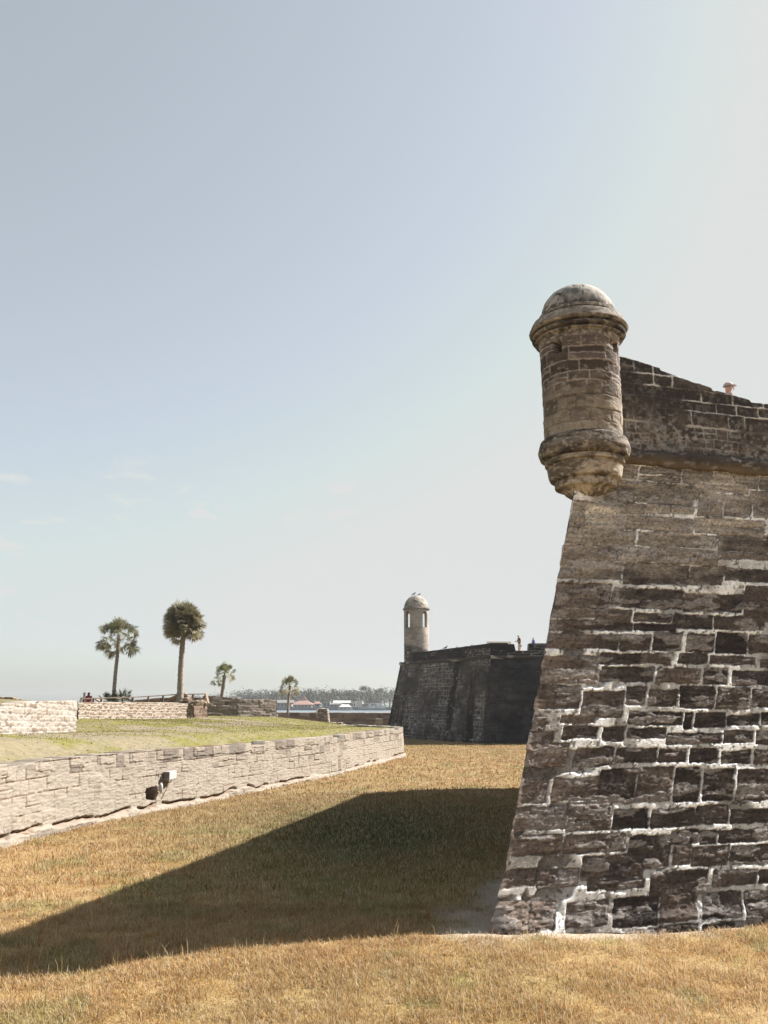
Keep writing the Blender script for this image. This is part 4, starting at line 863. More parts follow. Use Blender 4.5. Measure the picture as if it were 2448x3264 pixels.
for a, b in zip(rail[:-1], rail[1:]): seg(m, W(*a), W(*b), .14, .06)
m.build('handrail', M_wood, RL, off=ro_)
for px in (268, 298, 323, 392, 423, 473, 520, 570):
    k = np.interp(px, [r_[0] for r_ in rail], [r_[2] for r_ in rail]); y = np.interp(px, [r_[0] for r_ in rail], [r_[1] for r_ in rail]); t_ = W(px, y + 1, k)
    m = MB(); m.box((t_[0], t_[1], t_[2] - .45), (.1, .1, .9)); m.build('post', M_wood, RL, off=ro_)
for px, w in ((615, .13), ):
    t_ = W(px, 2212, 61); m = MB(); m.box((t_[0], t_[1], t_[2] - .33), (w, .1, .7)); m.build('post', M_wood2, RL, off=ro_)
m = MB(); seg(m, W(657, 2210, 61), W(665, 2244, 59.6), .12, .12); m.build('end_post', M_wood2, RL, off=ro_)
m = MB(); seg(m, W(654, 2214, 61.4), W(657, 2240, 61.3), .1, .1); m.build('post', M_wood, RL, off=ro_)
# stair rail going down, left
SRL = empty('stair_rail', tuple(W(308, 2228, 56)), 'short sloping timber stair rail left of the slender palm', 'railing')
m = MB(); seg(m, W(306, 2229, 56), W(326, 2241, 55), .12, .09); m.build('handrail', M_wood2, SRL, off=np.array(SRL.location))
# loose ruined stonework near the railing end
def rocks(name, spots, mat, label, cat='stones', group=None, seed=0, flat=.55):
    rnd = random.Random(seed); out = []
    for (x, y, z, r) in spots:
        bm = bmesh.new(); bmesh.ops.create_icosphere(bm, subdivisions=2, radius=1)
        sx, sy, sz = rnd.uniform(.8, 1.4), rnd.uniform(.7, 1.2), flat * rnd.uniform(.7, 1.2)
        for v in bm.verts:
            k = 1 + .25 * math.sin(v.co.x * 3 + seed + x) * math.cos(v.co.y * 4 + y) + rnd.uniform(-.06, .06)
            v.co = Vector((max(-.8, min(.8, v.co.x)) * sx * k, max(-.75, min(.75, v.co.y)) * sy * k, max(-.7, min(.7, v.co.z)) * sz * k)) * r
        me = bpy.data.meshes.new(name); bm.to_mesh(me); bm.free(); me.materials.append(mat); o = link(bpy.data.objects.new(name, me)); o.location = (x, y, z); o.rotation_euler = (0, 0, rnd.uniform(0, 6)); tag(o, label, cat, group); out.append(o)
    return out
M_rock = mat_plain('broken_coquina', (.26, .21, .16), (.13, .09, .065), 5, bump=.6, bdist=.05)
M_rockp = mat_plain('pale_broken_coquina', (.27, .24, .205), (.17, .14, .11), 5, bump=.6, bdist=.05)
M_rockd = mat_plain('dark_broken_coquina', (.17, .12, .09), (.07, .05, .04), 4, bump=.6, bdist=.05)
rnd = random.Random(2)
sp = []
for px, py, r_ in [(585, 2238, .28), (600, 2237, .35), (618, 2239, .3), (632, 2241, .4), (645, 2243, .3), (596, 2229, .3), (640, 2235, .26)]:
    q = W(px, py, 57.6 + rnd.uniform(0, .6)); sp.append((q[0], q[1], q[2], r_))
rocks('stone_rubble', sp, M_rock, 'flat broken stone lying on the rubble wall by the railing end', 'stone', 'broken stones by the railing', 3, .5)
P7 = [(430, 2240, 62.5), (520, 2240, 62.5), (600, 2240, 62.5), (655, 2240, 62.5)]
ribbon('ruined_wall', wallpx(P7), lambda x, y, u: lawn_z(x, y) - .2, topz([(430, 2231, 62.5), (470, 2228, 62.5), (500, 2224, 62.5), (540, 2224, 62.5), (575, 2208, 62.5), (590, 2210, 62.5), (600, 2222, 62.5), (655, 2226, 62.5)]), 871, rub_col(((.16, .10, .07), (.28, .2, .15), (.06, .04, .035)), 1060, (.3, .22, .17)), step=.06, nt_=24, thick=.6, blocks=(.16, .4), smooth=0, gap=.01, warpa=.05,
       label='dark broken wall seen under the handrail beside the thickest palm', cat='stone wall')

# ---------------------------------------------------------------- small things by the sea wall
def stub():
    a = W(1007, 2302, 80); b = W(1050, 2302, 80); zb = min(a[2], b[2]); x0, x1, y0 = a[0], b[0], 80.0; h = W(1030, 2259, 80)[2] - zb; m = MB(); n = 10
    E = empty('stone_pier', ((x0 + x1) / 2, y0, zb - .1), 'dark square stone pier with tapered sides in front of the sea wall', 'stone pier')
    V = []; CO = []; N = 26; F = []
    hw = (x1 - x0) / 2 + .03; per = []
    for i in range(N):
        f = i / N * 4; s_ = int(f); g = f - s_; per.append([(-1 + 2 * g, -1), (1, -1 + 2 * g), (1 - 2 * g, 1), (-1, 1 - 2 * g)][s_])
    rows = 22
    for j in range(rows):
        z = h * j / (rows - 1) + .1; sc = 1 - .26 * (j / (rows - 1))
        for i, (px, py) in enumerate(per):
            k = 1 + .10 * (_h(i, j, 3) - .5); V.append((px * hw * sc * k, py * .75 * sc * k, z)); c = .55 + _h(i, j, 7); sunny = px > .8
            CO.append(arr([.15, .12, .10]) * c if _h(i, j, 9) < .75 else arr([.34, .30, .26]) * c)
    for j in range(rows - 1):
        for i in range(N): F.append((j * N + i, j * N + (i + 1) % N, (j + 1) * N + (i + 1) % N, (j + 1) * N + i))
    V.append((0, 0, h + .14)); CO.append(arr([.4, .35, .3])); c = len(V) - 1
    np_mesh('pier_body', np.array(V), np.array(F), np.array([((rows - 1) * N + i, (rows - 1) * N + (i + 1) % N, c) for i in range(N)]), col=np.array(CO), mat=M_far, parent=E, smooth=False)
    s = MB(); s.box((-.45, -.60, h * .80), (.13, .06, .5), jit=.01); s.build('plaque', mat_plain('pale_plaque', (.55, .5, .48)), E, bevel=.01)
stub()
q0, q1 = W(1198, 2319, 64), W(1217, 2319, 64); m = MB(); w_ = q1[0] - q0[0]; h_ = W(1205, 2291, 64)[2] - q0[2]; m.box(((q0[0] + q1[0]) / 2, 64.2, q0[2] + h_ / 2 - .1), (w_, w_ * 1.1, h_ + .2), rz=.2, jit=.01)
o = m.build('stone_block', M_rockp, bevel=.02); tag(o, 'small pale square stone block beside the distant bastion base', 'stone block')
q = W(868, 2283, 70); rocks('boulder', [(q[0], q[1], q[2], .42)], M_rock, 'brown boulder lying at the right end of the dark ruined wall', 'rock', None, 6, .6)
sp = []
for px, py in [(960, 2297), (985, 2299), (1060, 2303), (1085, 2304), (1105, 2306), (1130, 2308), (1155, 2301), (1165, 2308), (1180, 2312), (1120, 2303), (1225, 2325)]:
    q = W(px, py, 80 + rnd.uniform(0, 4)); sp.append((q[0], q[1], q[2] - .02, rnd.uniform(.18, .4)))
rocks('loose_stone', sp, M_rockp, 'pale flat loose stone on the path before the sea wall', 'stone', 'loose stones before the sea wall', 7, .35)

# ================================================================== FLOODLIGHT on the retaining wall
hx, hy, hz, hi = HOLE
nrm = np.array([cw_n[hi][0], cw_n[hi][1], 0]); tg = np.array([-nrm[1], nrm[0], 0])        # tg: along the wall, away from camera
fl = plane_hit(536, 2470, (hx, hy, 0), nrm) + nrm * .10
FLo = empty('floodlight', tuple(fl), 'white box floodlight on a bracket fixed to the pale retaining wall above a dark hole', 'floodlight'); ang = math.atan2(tg[1], tg[0]); FLo.scale = (.88, .88, .88)
M_wht = mat_plain('white_enamel', (.40, .40, .40), (.34, .33, .32), 20, rough=.4, bump=.05); M_glass = mat_plain('dusty_lens', (.16, .14, .15), (.10, .09, .10), 30, rough=.25, bump=.05)
M_pipe = mat_plain('rusty_conduit', (.22, .13, .09), (.12, .07, .05), 20)
mF = MB(); mF.add([( -.24, -.10, -.15), (.26, -.07, -.13), (.26, .15, -.13), (-.24, .15, -.15), (-.24, -.10, .13), (.26, -.07, .13), (.26, .15, .13), (-.24, .15, .13)], [(0, 3, 2, 1), (4, 5, 6, 7), (0, 1, 5, 4), (1, 2, 6, 5), (2, 3, 7, 6), (3, 0, 4, 7)])
o = mF.build('housing', M_wht, FLo, bevel=.015); o.rotation_euler = (0, 0, ang)
mL = MB(); mL.box((-.245, .025, -.01), (.02, .22, .24)); o = mL.build('lens', M_glass, FLo, bevel=.005); o.rotation_euler = (0, 0, ang)
mK = MB(); mK.tube([(-.12, 0, -.15), (-.12, .02, -.24), (.05, .02, -.24), (.05, 0, -.14)], .02); mK.tube([(-.03, .02, -.24), (-.15, .08, -.50), (-.33, .15, -.82)], .014); o = mK.build('bracket', M_pipe, FLo, smooth=True); o.rotation_euler = (0, 0, ang)
mK = MB(); mK.tube([(-.42, .12, -.24), (-.40, .12, -.24), (-.12, .06, -.24)], .012); mK.tube([(-.42, .12, -.24), (-.42, .12, .1), (-.58, .12, .1), (-.60, .12, -.02)], .010); o = mK.build('conduit', M_pipe, FLo, smooth=True); o.rotation_euler = (0, 0, ang)
mC = MB(); mC.tube([(0, 0, .14), (0, 0, .05), (.0, 0, -.10), (0, 0, -.2)], [.03, .07, .07, .02], 12)
o = mC.build('junction_cap', M_wht, FLo, smooth=True); q = plane_hit(504, 2514, (hx, hy, 0), nrm) + nrm * .05 - fl; o.location = tuple(q)

# ================================================================== FAR SHORE
M_leaf = mat_attr('far_foliage', 1.5, .25, 0, rough=.9)
def crown_mesh(seed, w, h, kind=0):
    rnd = random.Random(seed); V = []; F3 = []; CO = []; lob = [(rnd.uniform(-.55, .55) * w, rnd.uniform(-.4, .4) * w, rnd.uniform(.12, .84) * h, rnd.uniform(.22, .40) * w) for _ in range(12)]
    if kind == 1: lob = [(rnd.uniform(-.3, .3) * w, rnd.uniform(-.3, .3) * w, h * .88, .3 * w) for _ in range(4)]
    for i in range(900 if kind == 0 else 420):
        x, y, z, r = rnd.choice(lob); d = np.array([rnd.gauss(0, 1), rnd.gauss(0, 1), rnd.gauss(0, .75)]); d /= np.linalg.norm(d); p = np.array([x, y, z]) + d * r * rnd.uniform(.7, 1.05) * np.array([1, 1, .8])
        s_ = rnd.uniform(.18, .42); a = np.array([rnd.gauss(0, 1) for _ in range(3)]) * s_ ; b = np.array([rnd.gauss(0, 1) for _ in range(3)]) * s_; k = len(V); V.extend([p, p + a, p + b]); g = rnd.uniform(.6, 1.3)
        CO.extend([arr([.038, .045, .026]) * g if rnd.random() < .7 else arr([.065, .06, .034]) * g] * 3); F3.append((k, k + 1, k + 2))
    return np.array(V), F3, np.array(CO)
trunk_mat = mat_plain('far_trunk', (.12, .10, .08))
protos = []
for sd, w, h, kd in ((1, 8, 8, 0), (2, 11, 9, 0), (3, 7, 9.5, 0), (4, 12, 10, 0), (5, 6, 12, 1)):
    V, F3, CO = crown_mesh(sd, w, h, kd); t_ = MB(); t_.tube([(0, 0, 0), (.1, 0, h * .3), (0, .1, h * .75)], [.35, .28, .12], 7)
    for j in range(3): a = j * 2.1; t_.tube([(0, 0, h * .35), (math.cos(a) * w * .2, math.sin(a) * w * .2, h * .6)], [.16, .07], 5)
    E = empty('broad_tree', (0, 0, 0)); np_mesh('crown', V, None, np.array(F3), col=CO, mat=M_leaf, parent=E, smooth=False); t_.build('trunk', trunk_mat, E); protos.append(E)
def dup(root, loc, rz, s):
    r_ = root.copy(); C.objects.link(r_); r_.location = loc; r_.rotation_euler = (0, 0, rz); r_.scale = s
    for ch in list(root.children):
        c = ch.copy(); C.objects.link(c); c.parent = r_
    return r_
rnd = random.Random(11); used = set()
treespec = [(760, 2203, 1), (778, 2198, 0), (796, 2202, 2), (815, 2194, 3), (834, 2192, 1), (850, 2198, 0), (868, 2199, 2), (884, 2203, 1), (897, 2199, 0), (912, 2197, 3), (935, 2200, 1), (948, 2192, 3), (965, 2187, 1), (982, 2190, 3), (1001, 2194, 0), (1013, 2193, 1), (1030, 2200, 2), (1045, 2198, 0), (1058, 2196, 2),
            (1072, 2195, 1), (1085, 2196, 0), (1100, 2197, 3), (1118, 2196, 2), (1134, 2193, 0), (1150, 2196, 1), (1163, 2184, 4), (1178, 2189, 2), (1186, 2195, 0), (1203, 2196, 1), (1212, 2193, 4), (1226, 2190, 3), (1242, 2186, 1), (1262, 2190, 3), (700, 2205, 3), (640, 2207, 1)]
GR = 'trees along the far shore'
for i, (px, py, k) in enumerate(treespec):
    Yd = FS + (60 if i % 2 else 95) + rnd.uniform(-10, 20); q = W(px, py, Yd); H = q[2] - .2; hp = (8, 9, 9.5, 10, 12)[k]; s_ = H / (hp * 1.02)
    E = protos[k]
    if k in used: E = dup(E, (q[0], Yd, .2), rnd.uniform(0, 6), (s_ * rnd.uniform(1.1, 1.5), s_, s_))
    else: used.add(k); E.location = (q[0], Yd, .2); E.scale = (s_,) * 3
    tag(E, 'hazy grey green tree in the line of trees along the far shore', 'tree', GR)
    if k == 4: tag(E, 'slim flat-topped tree standing above the far shore tree line', 'tree')
    if k == 4: E['group'] = 'tall flat-topped trees on the far shore'
# houses
def hm(n, c, c2=None): return mat_plain(n, c, c2 or tuple(k * .85 for k in c), .5, bump=0)
M_wall_h = hm('house_render', (.25, .25, .25)); M_white_h = hm('white_render', (.44, .44, .43)); M_red = hm('red_tile', (.27, .165, .14)); M_gry = hm('grey_roof', (.16, .155, .155)); M_win = mat_plain('far_window', (.05, .06, .08), rough=.2, bump=0, spec=.5)
M_blue = hm('sea_wall_concrete', (.13, .145, .165))
def house(x0, x1, ybase, ytop_wall, ytop_roof, Yd, wallm, roofm, label, roof='hip', wins=4, depth=10, overh=1.0):
    a = W(x0, ybase, Yd); b = W(x1, ybase, Yd); zw = W(x0, ytop_wall, Yd)[2]; zr = W(x0, ytop_roof, Yd)[2]; w = b[0] - a[0]; cx = (a[0] + b[0]) / 2; zb = .2
    E = empty('house', (cx, Yd, zb), label, 'house'); m = MB(); m.box((0, depth / 2, (zw - zb) / 2), (w, depth, zw - zb)); m.build('wall', wallm, E)
    m = MB(); z0, z1 = zw - zb + .01, max(zr - zb, zw - zb + .4); hw = w / 2 + overh
    if roof == 'hip': m.add([(-hw, -overh, z0), (hw, -overh, z0), (hw, depth + overh, z0), (-hw, depth + overh, z0), (-hw * .25, depth / 2, z1), (hw * .25, depth / 2, z1)], [(0, 1, 5, 4), (1, 2, 5), (2, 3, 4, 5), (3, 0, 4), (3, 2, 1, 0)])
    elif roof == 'gable': m.add([(-hw, -overh, z0), (hw, -overh, z0), (hw, depth + overh, z0), (-hw, depth + overh, z0), (-hw, depth / 2, z1), (hw, depth / 2, z1)], [(0, 1, 5, 4), (2, 3, 4, 5), (3, 0, 4), (1, 2, 5), (3, 2, 1, 0)])
    else: m.box((0, depth / 2, z0 + .2), (w + .5, depth + .5, .4))
    m.build('roof', roofm, E)
    for i in range(wins):
        xx = -w / 2 + w * (i + .5) / wins; m = MB(); m.box((xx, -.03, (zw - zb) * .52), (w / wins * .45, .1, (zw - zb) * .45)); m.build('window', M_win, E)
    return E
B0 = 2256
house(882, 928, B0, 2240, 2231, FS + 22, M_wall_h, M_gry, 'low grey house with a grey roof left of the lone palm on the far shore', 'gable', 4)
hr = house(936, 992, B0, 2246, 2229, FS + 18, M_wall_h, M_red, 'far shore house with a broad red hip roof and a pointed cupola', 'hip', 5)
m = MB(); zr_ = W(940, 2232, FS + 23)[2] - .2; m.add([(-2.2, 3.5, zr_ - .5), (2.2, 3.5, zr_ - .5), (2.2, 7, zr_ - .5), (-2.2, 7, zr_ - .5), (0.2, 5, zr_ + 3.6)], [(0, 1, 4), (1, 2, 4), (2, 3, 4), (3, 0, 4)]); m.build('cupola', M_red, hr)
house(1003, 1018, B0, 2243, 2236, FS + 30, M_wall_h, M_red, 'small red-roofed house between the trees right of the cupola house', 'hip', 1, 7)
house(1030, 1052, B0, 2236, 2232, FS + 26, M_wall_h, M_gry, 'narrow grey flat house right of the small red roof on the far shore', 'flat', 2)
house(1052, 1088, B0, 2245, 2239, FS + 14, M_wall_h, M_gry, 'long low grey-roofed bungalow nearest the water', 'hip', 3)
house(1066, 1112, B0, 2240, 2233, FS + 34, M_wall_h, M_white_h, 'house with a pale sloping roof behind the bungalow', 'gable', 2)
house(1118, 1134, B0, 2238, 2237, FS + 20, M_white_h, M_white_h, 'narrow white tower-like house with tall dark windows', 'flat', 2, 8)
house(1134, 1155, B0, 2236.5, 2235.5, FS + 24, M_white_h, M_white_h, 'bright white square-fronted house on the far shore', 'flat', 0, 10)
house(1155, 1192, B0, 2246, 2243, FS + 22, M_wall_h, M_gry, 'long low house with a flat grey roof and wide windows', 'flat', 5)
house(1180, 1210, B0, 2244, 2241, FS + 32, M_wall_h, M_white_h, 'low house with a white flat roof at the right', 'flat', 2)
m = MB(); m.prism([(-160, FS - 3), (60, FS - 3), (60, FS + 1), (-160, FS + 1)], -1.2, W(1000, 2254, FS)[2]); o = m.build('bulkhead', M_blue); tag(o, 'long grey blue bulkhead wall along the far shore below the houses', 'sea wall')
# boat-lift pavilion and docks
q = W(1100, 2262, 480)
PV = empty('dock_pavilion', (q[0], 480, -1), 'white gabled pavilion on posts standing in the water before the houses', 'pavilion')
m = MB(); w_, z1, z2 = 3.3, W(0, 2253, 480)[2] + 1, W(0, 2245, 480)[2] + 1; m.add([(-w_, -2, z1), (w_, -2, z1), (w_, 4, z1), (-w_, 4, z1), (-w_ * .5, 1, z2), (w_ * .5, 1, z2)], [(0, 1, 5, 4), (1, 2, 5), (2, 3, 4, 5), (3, 0, 4), (3, 2, 1, 0)]); m.build('roof', M_white_h, PV)
for x_ in (-3, -1, 1, 3):
    m = MB(); m.box((x_, -1.8, z1 / 2), (.3, .3, z1)); m.build('post', M_white_h, PV)
m = MB(); m.box((0, 1, .9), (7.5, 6.5, .25)); m.build('deck', M_white_h, PV)
q = W(1185, 2262, 470); DK = empty('dock', (q[0], 470, -1), 'long pale dock on many piles at the right of the far shore', 'dock')
m = MB(); m.box((0, 0, W(0, 2257, 470)[2] + 1), (14, 2.2, .3)); m.build('deck', M_white_h, DK)
for i in range(11):
    m = MB(); hh = rnd.uniform(2.0, 3.0); m.box((-6.8 + i * 1.36, -1.0, hh / 2), (.22, .22, hh)); m.build('pile', M_white_h, DK)
def boat(px, py, Yd, L, label):
    q = W(px, py, Yd); E = empty('motor_boat', (q[0], Yd, -1.0), label, 'boat'); V = []; n = 12
    for i in range(n):
        f = i / (n - 1); x = (f - .5) * L; bw = .22 * L * math.sin(math.pi * min(f * .55 + .28, 1)) ** .8 * (1 if f < .75 else (1 - (f - .75) / .25 * .9)); sh = .75 + .55 * f ** 2
        V += [(x, -bw, sh), (x, -bw * .6, .1), (x, 0, -.1), (x, bw * .6, .1), (x, bw, sh)]
    F = [(i * 5 + j, i * 5 + j + 1, (i + 1) * 5 + j + 1, (i + 1) * 5 + j) for i in range(n - 1) for j in range(4)] + [(i * 5 + 4, i * 5, (i + 1) * 5, (i + 1) * 5 + 4) for i in range(n - 1)] + [(0, 1, 2, 3, 4)]
    m = MB(); m.add(V, F); o = m.build('hull', M_white_h, E, smooth=False)
    m = MB(); m.add([(-L * .2, -.8, .8), (L * .12, -.7, .8), (L * .12, .7, .8), (-L * .2, .8, .8), (-L * .2, -.7, 1.9), (L * .02, -.6, 1.9), (L * .02, .6, 1.9), (-L * .2, .7, 1.9)], [(0, 1, 5, 4), (1, 2, 6, 5), (2, 3, 7, 6), (3, 0, 4, 7), (4, 5, 6, 7)]); m.build('cabin', M_white_h, E, bevel=.05); E.location.z = q[2]
    return E
boat(1207, 2255, 465, 6.0, 'white motor boat raised at the right end of the dock'); boat(1180, 2257, 462, 4.6, 'small white motor boat raised near the middle of the dock')

# ================================================================== PEOPLE
SK = mat_plain('skin', (.50, .30, .22), (.45, .26, .19), 20, rough=.6, bump=0)
def cloth(n, c): return mat_plain(n, c, tuple(k * .8 for k in c), 30, rough=.9, bump=.1)
def skin_obj(name, verts, edges, mat, parent, sub=2):
    me = bpy.data.meshes.new(name); me.from_pydata([v[0] for v in verts], edges, []); me.materials.append(mat); o = link(bpy.data.objects.new(name, me), parent)
    md = o.modifiers.new('skin', 'SKIN'); md.use_smooth_shade = True; sv = me.skin_vertices[0].data
    for i, v in enumerate(verts):
        r_ = v[1]; sv[i].radius = r_ if hasattr(r_, '__len__') else (r_, r_)
    sv[0].use_root = True
    s_ = o.modifiers.new('sub', 'SUBSURF'); s_.levels = sub; s_.render_levels = sub
    return o
def person(loc, rz, label, shirt, pants, hairc, pose='stand', h=1.72, longhair=False, cap=None, lean=0, dress=False):
    E = empty('person', tuple(loc), label, 'person', rz=rz); k = h / 1.75; E.scale = (k, k, k)       # faces local -Y
    hip = Vector((0, 0, .92)); ch = Vector((0, -.02 - lean * .5, 1.30)); nk = Vector((0, -lean, 1.50)); hd = Vector((0, -.03 - lean * 1.1, 1.62))
    V = [(hip, (.15, .11)), (Vector((0, -lean * .2, 1.08)), (.13, .10)), (ch, (.17, .115)), (nk, .055), (hd, (.075, .09)), (hd + Vector((0, .005, .07)), (.065, .08))]
    Ed = [(0, 1), (1, 2), (2, 3), (3, 4), (4, 5)]
    sh = []
    feet = {'stand': ((-.1, 0), (.1, 0)), 'walk': ((-.09, -.28), (.09, .26)), 'arms': ((-.12, -.02), (.12, .04))}[pose]
    for sgn, (fx, fy) in zip((-1, 1), feet):
        b = len(V); kn = Vector((sgn * .1, fy * .5 - .05, .49)); an = Vector((fx, fy, .08))
        V += [(Vector((sgn * .09, 0, .84)), .095), (kn, .06), (an, .04), (an + Vector((0, -.15, -.04)), .035)]; Ed += [(0, b), (b, b + 1), (b + 1, b + 2), (b + 2, b + 3)]
        s0 = len(V); shd = ch + Vector((sgn * .19, 0, .12))
        if pose == 'arms': el, wr = shd + Vector((sgn * .06, -.06, -.29)), ch + Vector((-sgn * .02, -.24, -.12))
        elif pose == 'walk': el, wr = shd + Vector((sgn * .05, .05 * sgn, -.28)), shd + Vector((sgn * .05, -.22, -.38))
        else: el, wr = shd + Vector((sgn * .06, .04, -.29)), shd + Vector((sgn * .08, -.06, -.54))
        V += [(shd, .055), (el, .042), (wr, .028)]; Ed += [(2, s0), (s0, s0 + 1), (s0 + 1, s0 + 2)]
        d = (wr - el).normalized(); pm = len(V); V.append((wr + d * .07, (.035, .02))); Ed.append((s0 + 2, pm)); sd = d.cross(Vector((0, 1, .3))).normalized()
        for j in range(4):
            f0 = len(V); V += [(wr + d * .11 + sd * (j - 1.5) * .019, .009), (wr + d * (.165 - .012 * abs(j - 1.3)) + sd * (j - 1.5) * .02 + Vector((0, -.012, 0)), .007)]; Ed += [(pm, f0), (f0, f0 + 1)]
        f0 = len(V); V.append((wr + d * .085 + sd * -.055, .009)); Ed.append((pm, f0)); sh.append((shd, el))
    skin_obj('body', V, Ed, SK, E)
    # face
    m = MB(); m.tube([hd + Vector((0, -.088, .01)), hd + Vector((0, -.118, -.02))], [.010, .016], 8); m.build('nose', SK, E, smooth=True)
    dfm = mat_plain('dark_feature', (.12, .05, .04), bump=0)
    for s_ in (-1, 1): m = MB(); m.box(hd + Vector((s_ * .03, -.09, .03)), (.022, .012, .010)); m.build('eye', dfm, E)
    m = MB(); m.box(hd + Vector((0, -.09, -.045)), (.045, .01, .008)); m.build('mouth', dfm, E)
    # shirt with sleeves
    S = [(Vector((0, 0, .90)), (.165, .125)), (Vector((0, -lean * .2, 1.08)), (.155, .12)), (ch + Vector((0, 0, .02)), (.19, .13)), (ch + Vector((0, 0, .15)), (.10, .08))]; SE = [(0, 1), (1, 2), (2, 3)]
    for shd, el in sh:
        b = len(S); S += [(shd, .07), (shd.lerp(el, .75), .062)]; SE += [(2, b), (b, b + 1)]
    skin_obj('shirt', S, SE, shirt, E)
    Pn = [(Vector((0, 0, .93)), (.16, .125))]; PE = []
    for sgn, (fx, fy) in zip((-1, 1), feet):
        b = len(Pn); Pn += [(Vector((sgn * .09, 0, .82)), .11), (Vector((sgn * .1, fy * .5 - .05, .50)), .085)]; PE += [(0, b), (b, b + 1)]
        if dress is False and pants.name.startswith('long'): Pn.append((Vector((fx, fy, .14)), .07)); PE.append((b + 1, b + 2))
    skin_obj('trousers' if pants.name.startswith('long') else 'shorts', Pn, PE, pants, E)
    hm_ = cloth('hair_' + str(len(bpy.data.materials)), hairc)
    Hh = [(hd + Vector((0, .02, .055)), (.085, .088)), (hd + Vector((0, .05, .0)), (.078, .06))]; HE = [(0, 1)]
    if longhair: Hh += [(hd + Vector((0, .075, -.14)), (.08, .05)), (hd + Vector((0, .08, -.30)), (.07, .035))]; HE += [(1, 2), (2, 3)]
    skin_obj('hair', Hh, HE, hm_, E)
    if cap:
        cp_ = cloth('cap_' + str(len(bpy.data.materials)), cap)
        m = MB(); pts = []; n = 16
        for j in range(6):
            a = j / 5 * math.pi / 2; 
            for i in range(n): t_ = 2 * math.pi * i / n; pts.append(hd + Vector((math.cos(t_) * .104 * math.cos(a), .01 + math.sin(t_) * .118 * math.cos(a), .05 + .105 * math.sin(a))))
        m.add(pts, [(j * n + i, j * n + (i + 1) % n, (j + 1) * n + (i + 1) % n, (j + 1) * n + i) for j in range(5) for i in range(n)])
        br = [hd + Vector((math.cos(t_) * .09, -.06 + math.sin(t_) * .115, .055)) for t_ in [math.pi + math.pi * i / 10 for i in range(11)]]; m.add(br + [b_ + Vector((0, 0, .012)) for b_ in br], [tuple(range(11)), tuple(range(21, 10, -1))] + [(i, i + 1, i + 12, i + 11) for i in range(10)])
        m.build('cap', cp_, E, smooth=True)
    return E
khaki = cloth('khaki', (.50, .45, .36)); longw = cloth('long_khaki', (.42, .38, .28)); dk = cloth('dark_shirt', (.055, .03, .032)); blue = cloth('blue_shirt', (.12, .16, .42)); white = cloth('white_shirt', (.85, .85, .84)); bshort = cloth('blue_shorts', (.10, .14, .28)); redc = cloth('red_shirt', (.26, .05, .07)); longr = cloth('long_red_print', (.34, .07, .10)); pink = cloth('pink_shirt', (.5, .36, .34)); olive = cloth('olive_shorts', (.25, .25, .19))
# man and boy behind the embrasure of the far flank
q = W(1655, 2023, 75.6); person((q[0], 75.6, q[2] - 1.75), R(-80), 'person in dark maroon shirt and khaki shorts, arms folded, on the far rampart', dk, khaki, (.12, .08, .05), 'arms', 1.75, lean=.04)
q = W(1700, 2030, 76.5); person((q[0], 76.5, q[2] - 1.52), R(-75), 'small person in a blue shirt holding hands forward beside the gap in the far parapet', blue, olive, (.25, .12, .06), 'walk', 1.50)
# visitor whose head shows over the near parapet
q = W(2318, 1227, 19.3); person((q[0], 19.3, q[2] - 1.70), R(75), 'person with a pink cap whose head shows above the near sloping parapet', pink, longw, (.30, .2, .15), 'stand', 1.74, cap=(.50, .41, .39))
# couple by the railing, far left
q = W(269, 2208, 57); person((q[0], 57, q[2] - 1.68), R(180), 'person in a white shirt and blue shorts by the left end of the railing', white, bshort, (.3, .28, .26), 'walk', 1.68, cap=(.55, .53, .5))
q = W(284, 2203, 56.6); person((q[0], 56.6, q[2] - 1.64), R(165), 'person with long brown hair and red top at the left end of the railing', redc, longr, (.07, .03, .025), 'stand', 1.62, longhair=True)

# ================================================================== BIRDS
def bird(loc, rz, label, s=1.0):
    E = empty('bird', tuple(loc), label, 'bird', 'birds perched on the fort', rz=rz); E.scale = (s, s, s); M = mat_plain('bird_grey', (.10, .09, .085), (.05, .045, .045), 30)
    skin_obj('body', [(Vector((0, 0, .10)), (.05, .05)), (Vector((0, -.07, .135)), (.045, .045)), (Vector((0, -.10, .19)), .025), (Vector((0, -.115, .215)), .026), (Vector((0, -.155, .21)), .006), (Vector((0, .10, .075)), (.03, .02)), (Vector((0, .2, .05)), (.022, .006))], [(0, 1), (1, 2), (2, 3), (3, 4), (0, 5), (5, 6)], M, E)
    m = MB(); m.tube([(-.02, 0, .09), (-.022, -.01, 0)], .005, 5); m.tube([(.02, 0, .09), (.022, -.01, 0)], .005, 5); m.build('legs', M, E)
bird((FTX - .25, FTY - .1, FTZ - .03), 1.3, 'bird perched at the top left of the far lookout tower dome', 1.5); bird((FTX + .28, FTY - .1, FTZ - .05), 1.6, 'bird perched at the top right of the far lookout tower dome', 1.2)
def on_parapet(px):
    f = (px - 1368) / (1545 - 1368.); A = tS0 + (tH0 - tS0) * (.16 + .84 * f) ; 
    return A
for px, lab, s_ in ((1411, 'bird perched on the far parapet just right of the lookout tower', 1.5), (1448, 'small bird perched midway along the sloping far parapet', .7), (1495, 'small bird perched near the high end of the far parapet', .7)):
    ff = np.linspace(0, 1, 200); best = min(ff, key=lambda f: abs(CX + FPX * (tS0 + (tH0 - tS0) * f)[0] / ((tS0 + (tH0 - tS0) * f)[1] * cp + 4.7 * sp_) - px)); A = tS0 + (tH0 - tS0) * best
    bird((A[0] + .25, A[1] + .2, 7.78 + .25 * max(0, best * Lf - .16 * Lf) / Lf), 1.2, lab, s_)

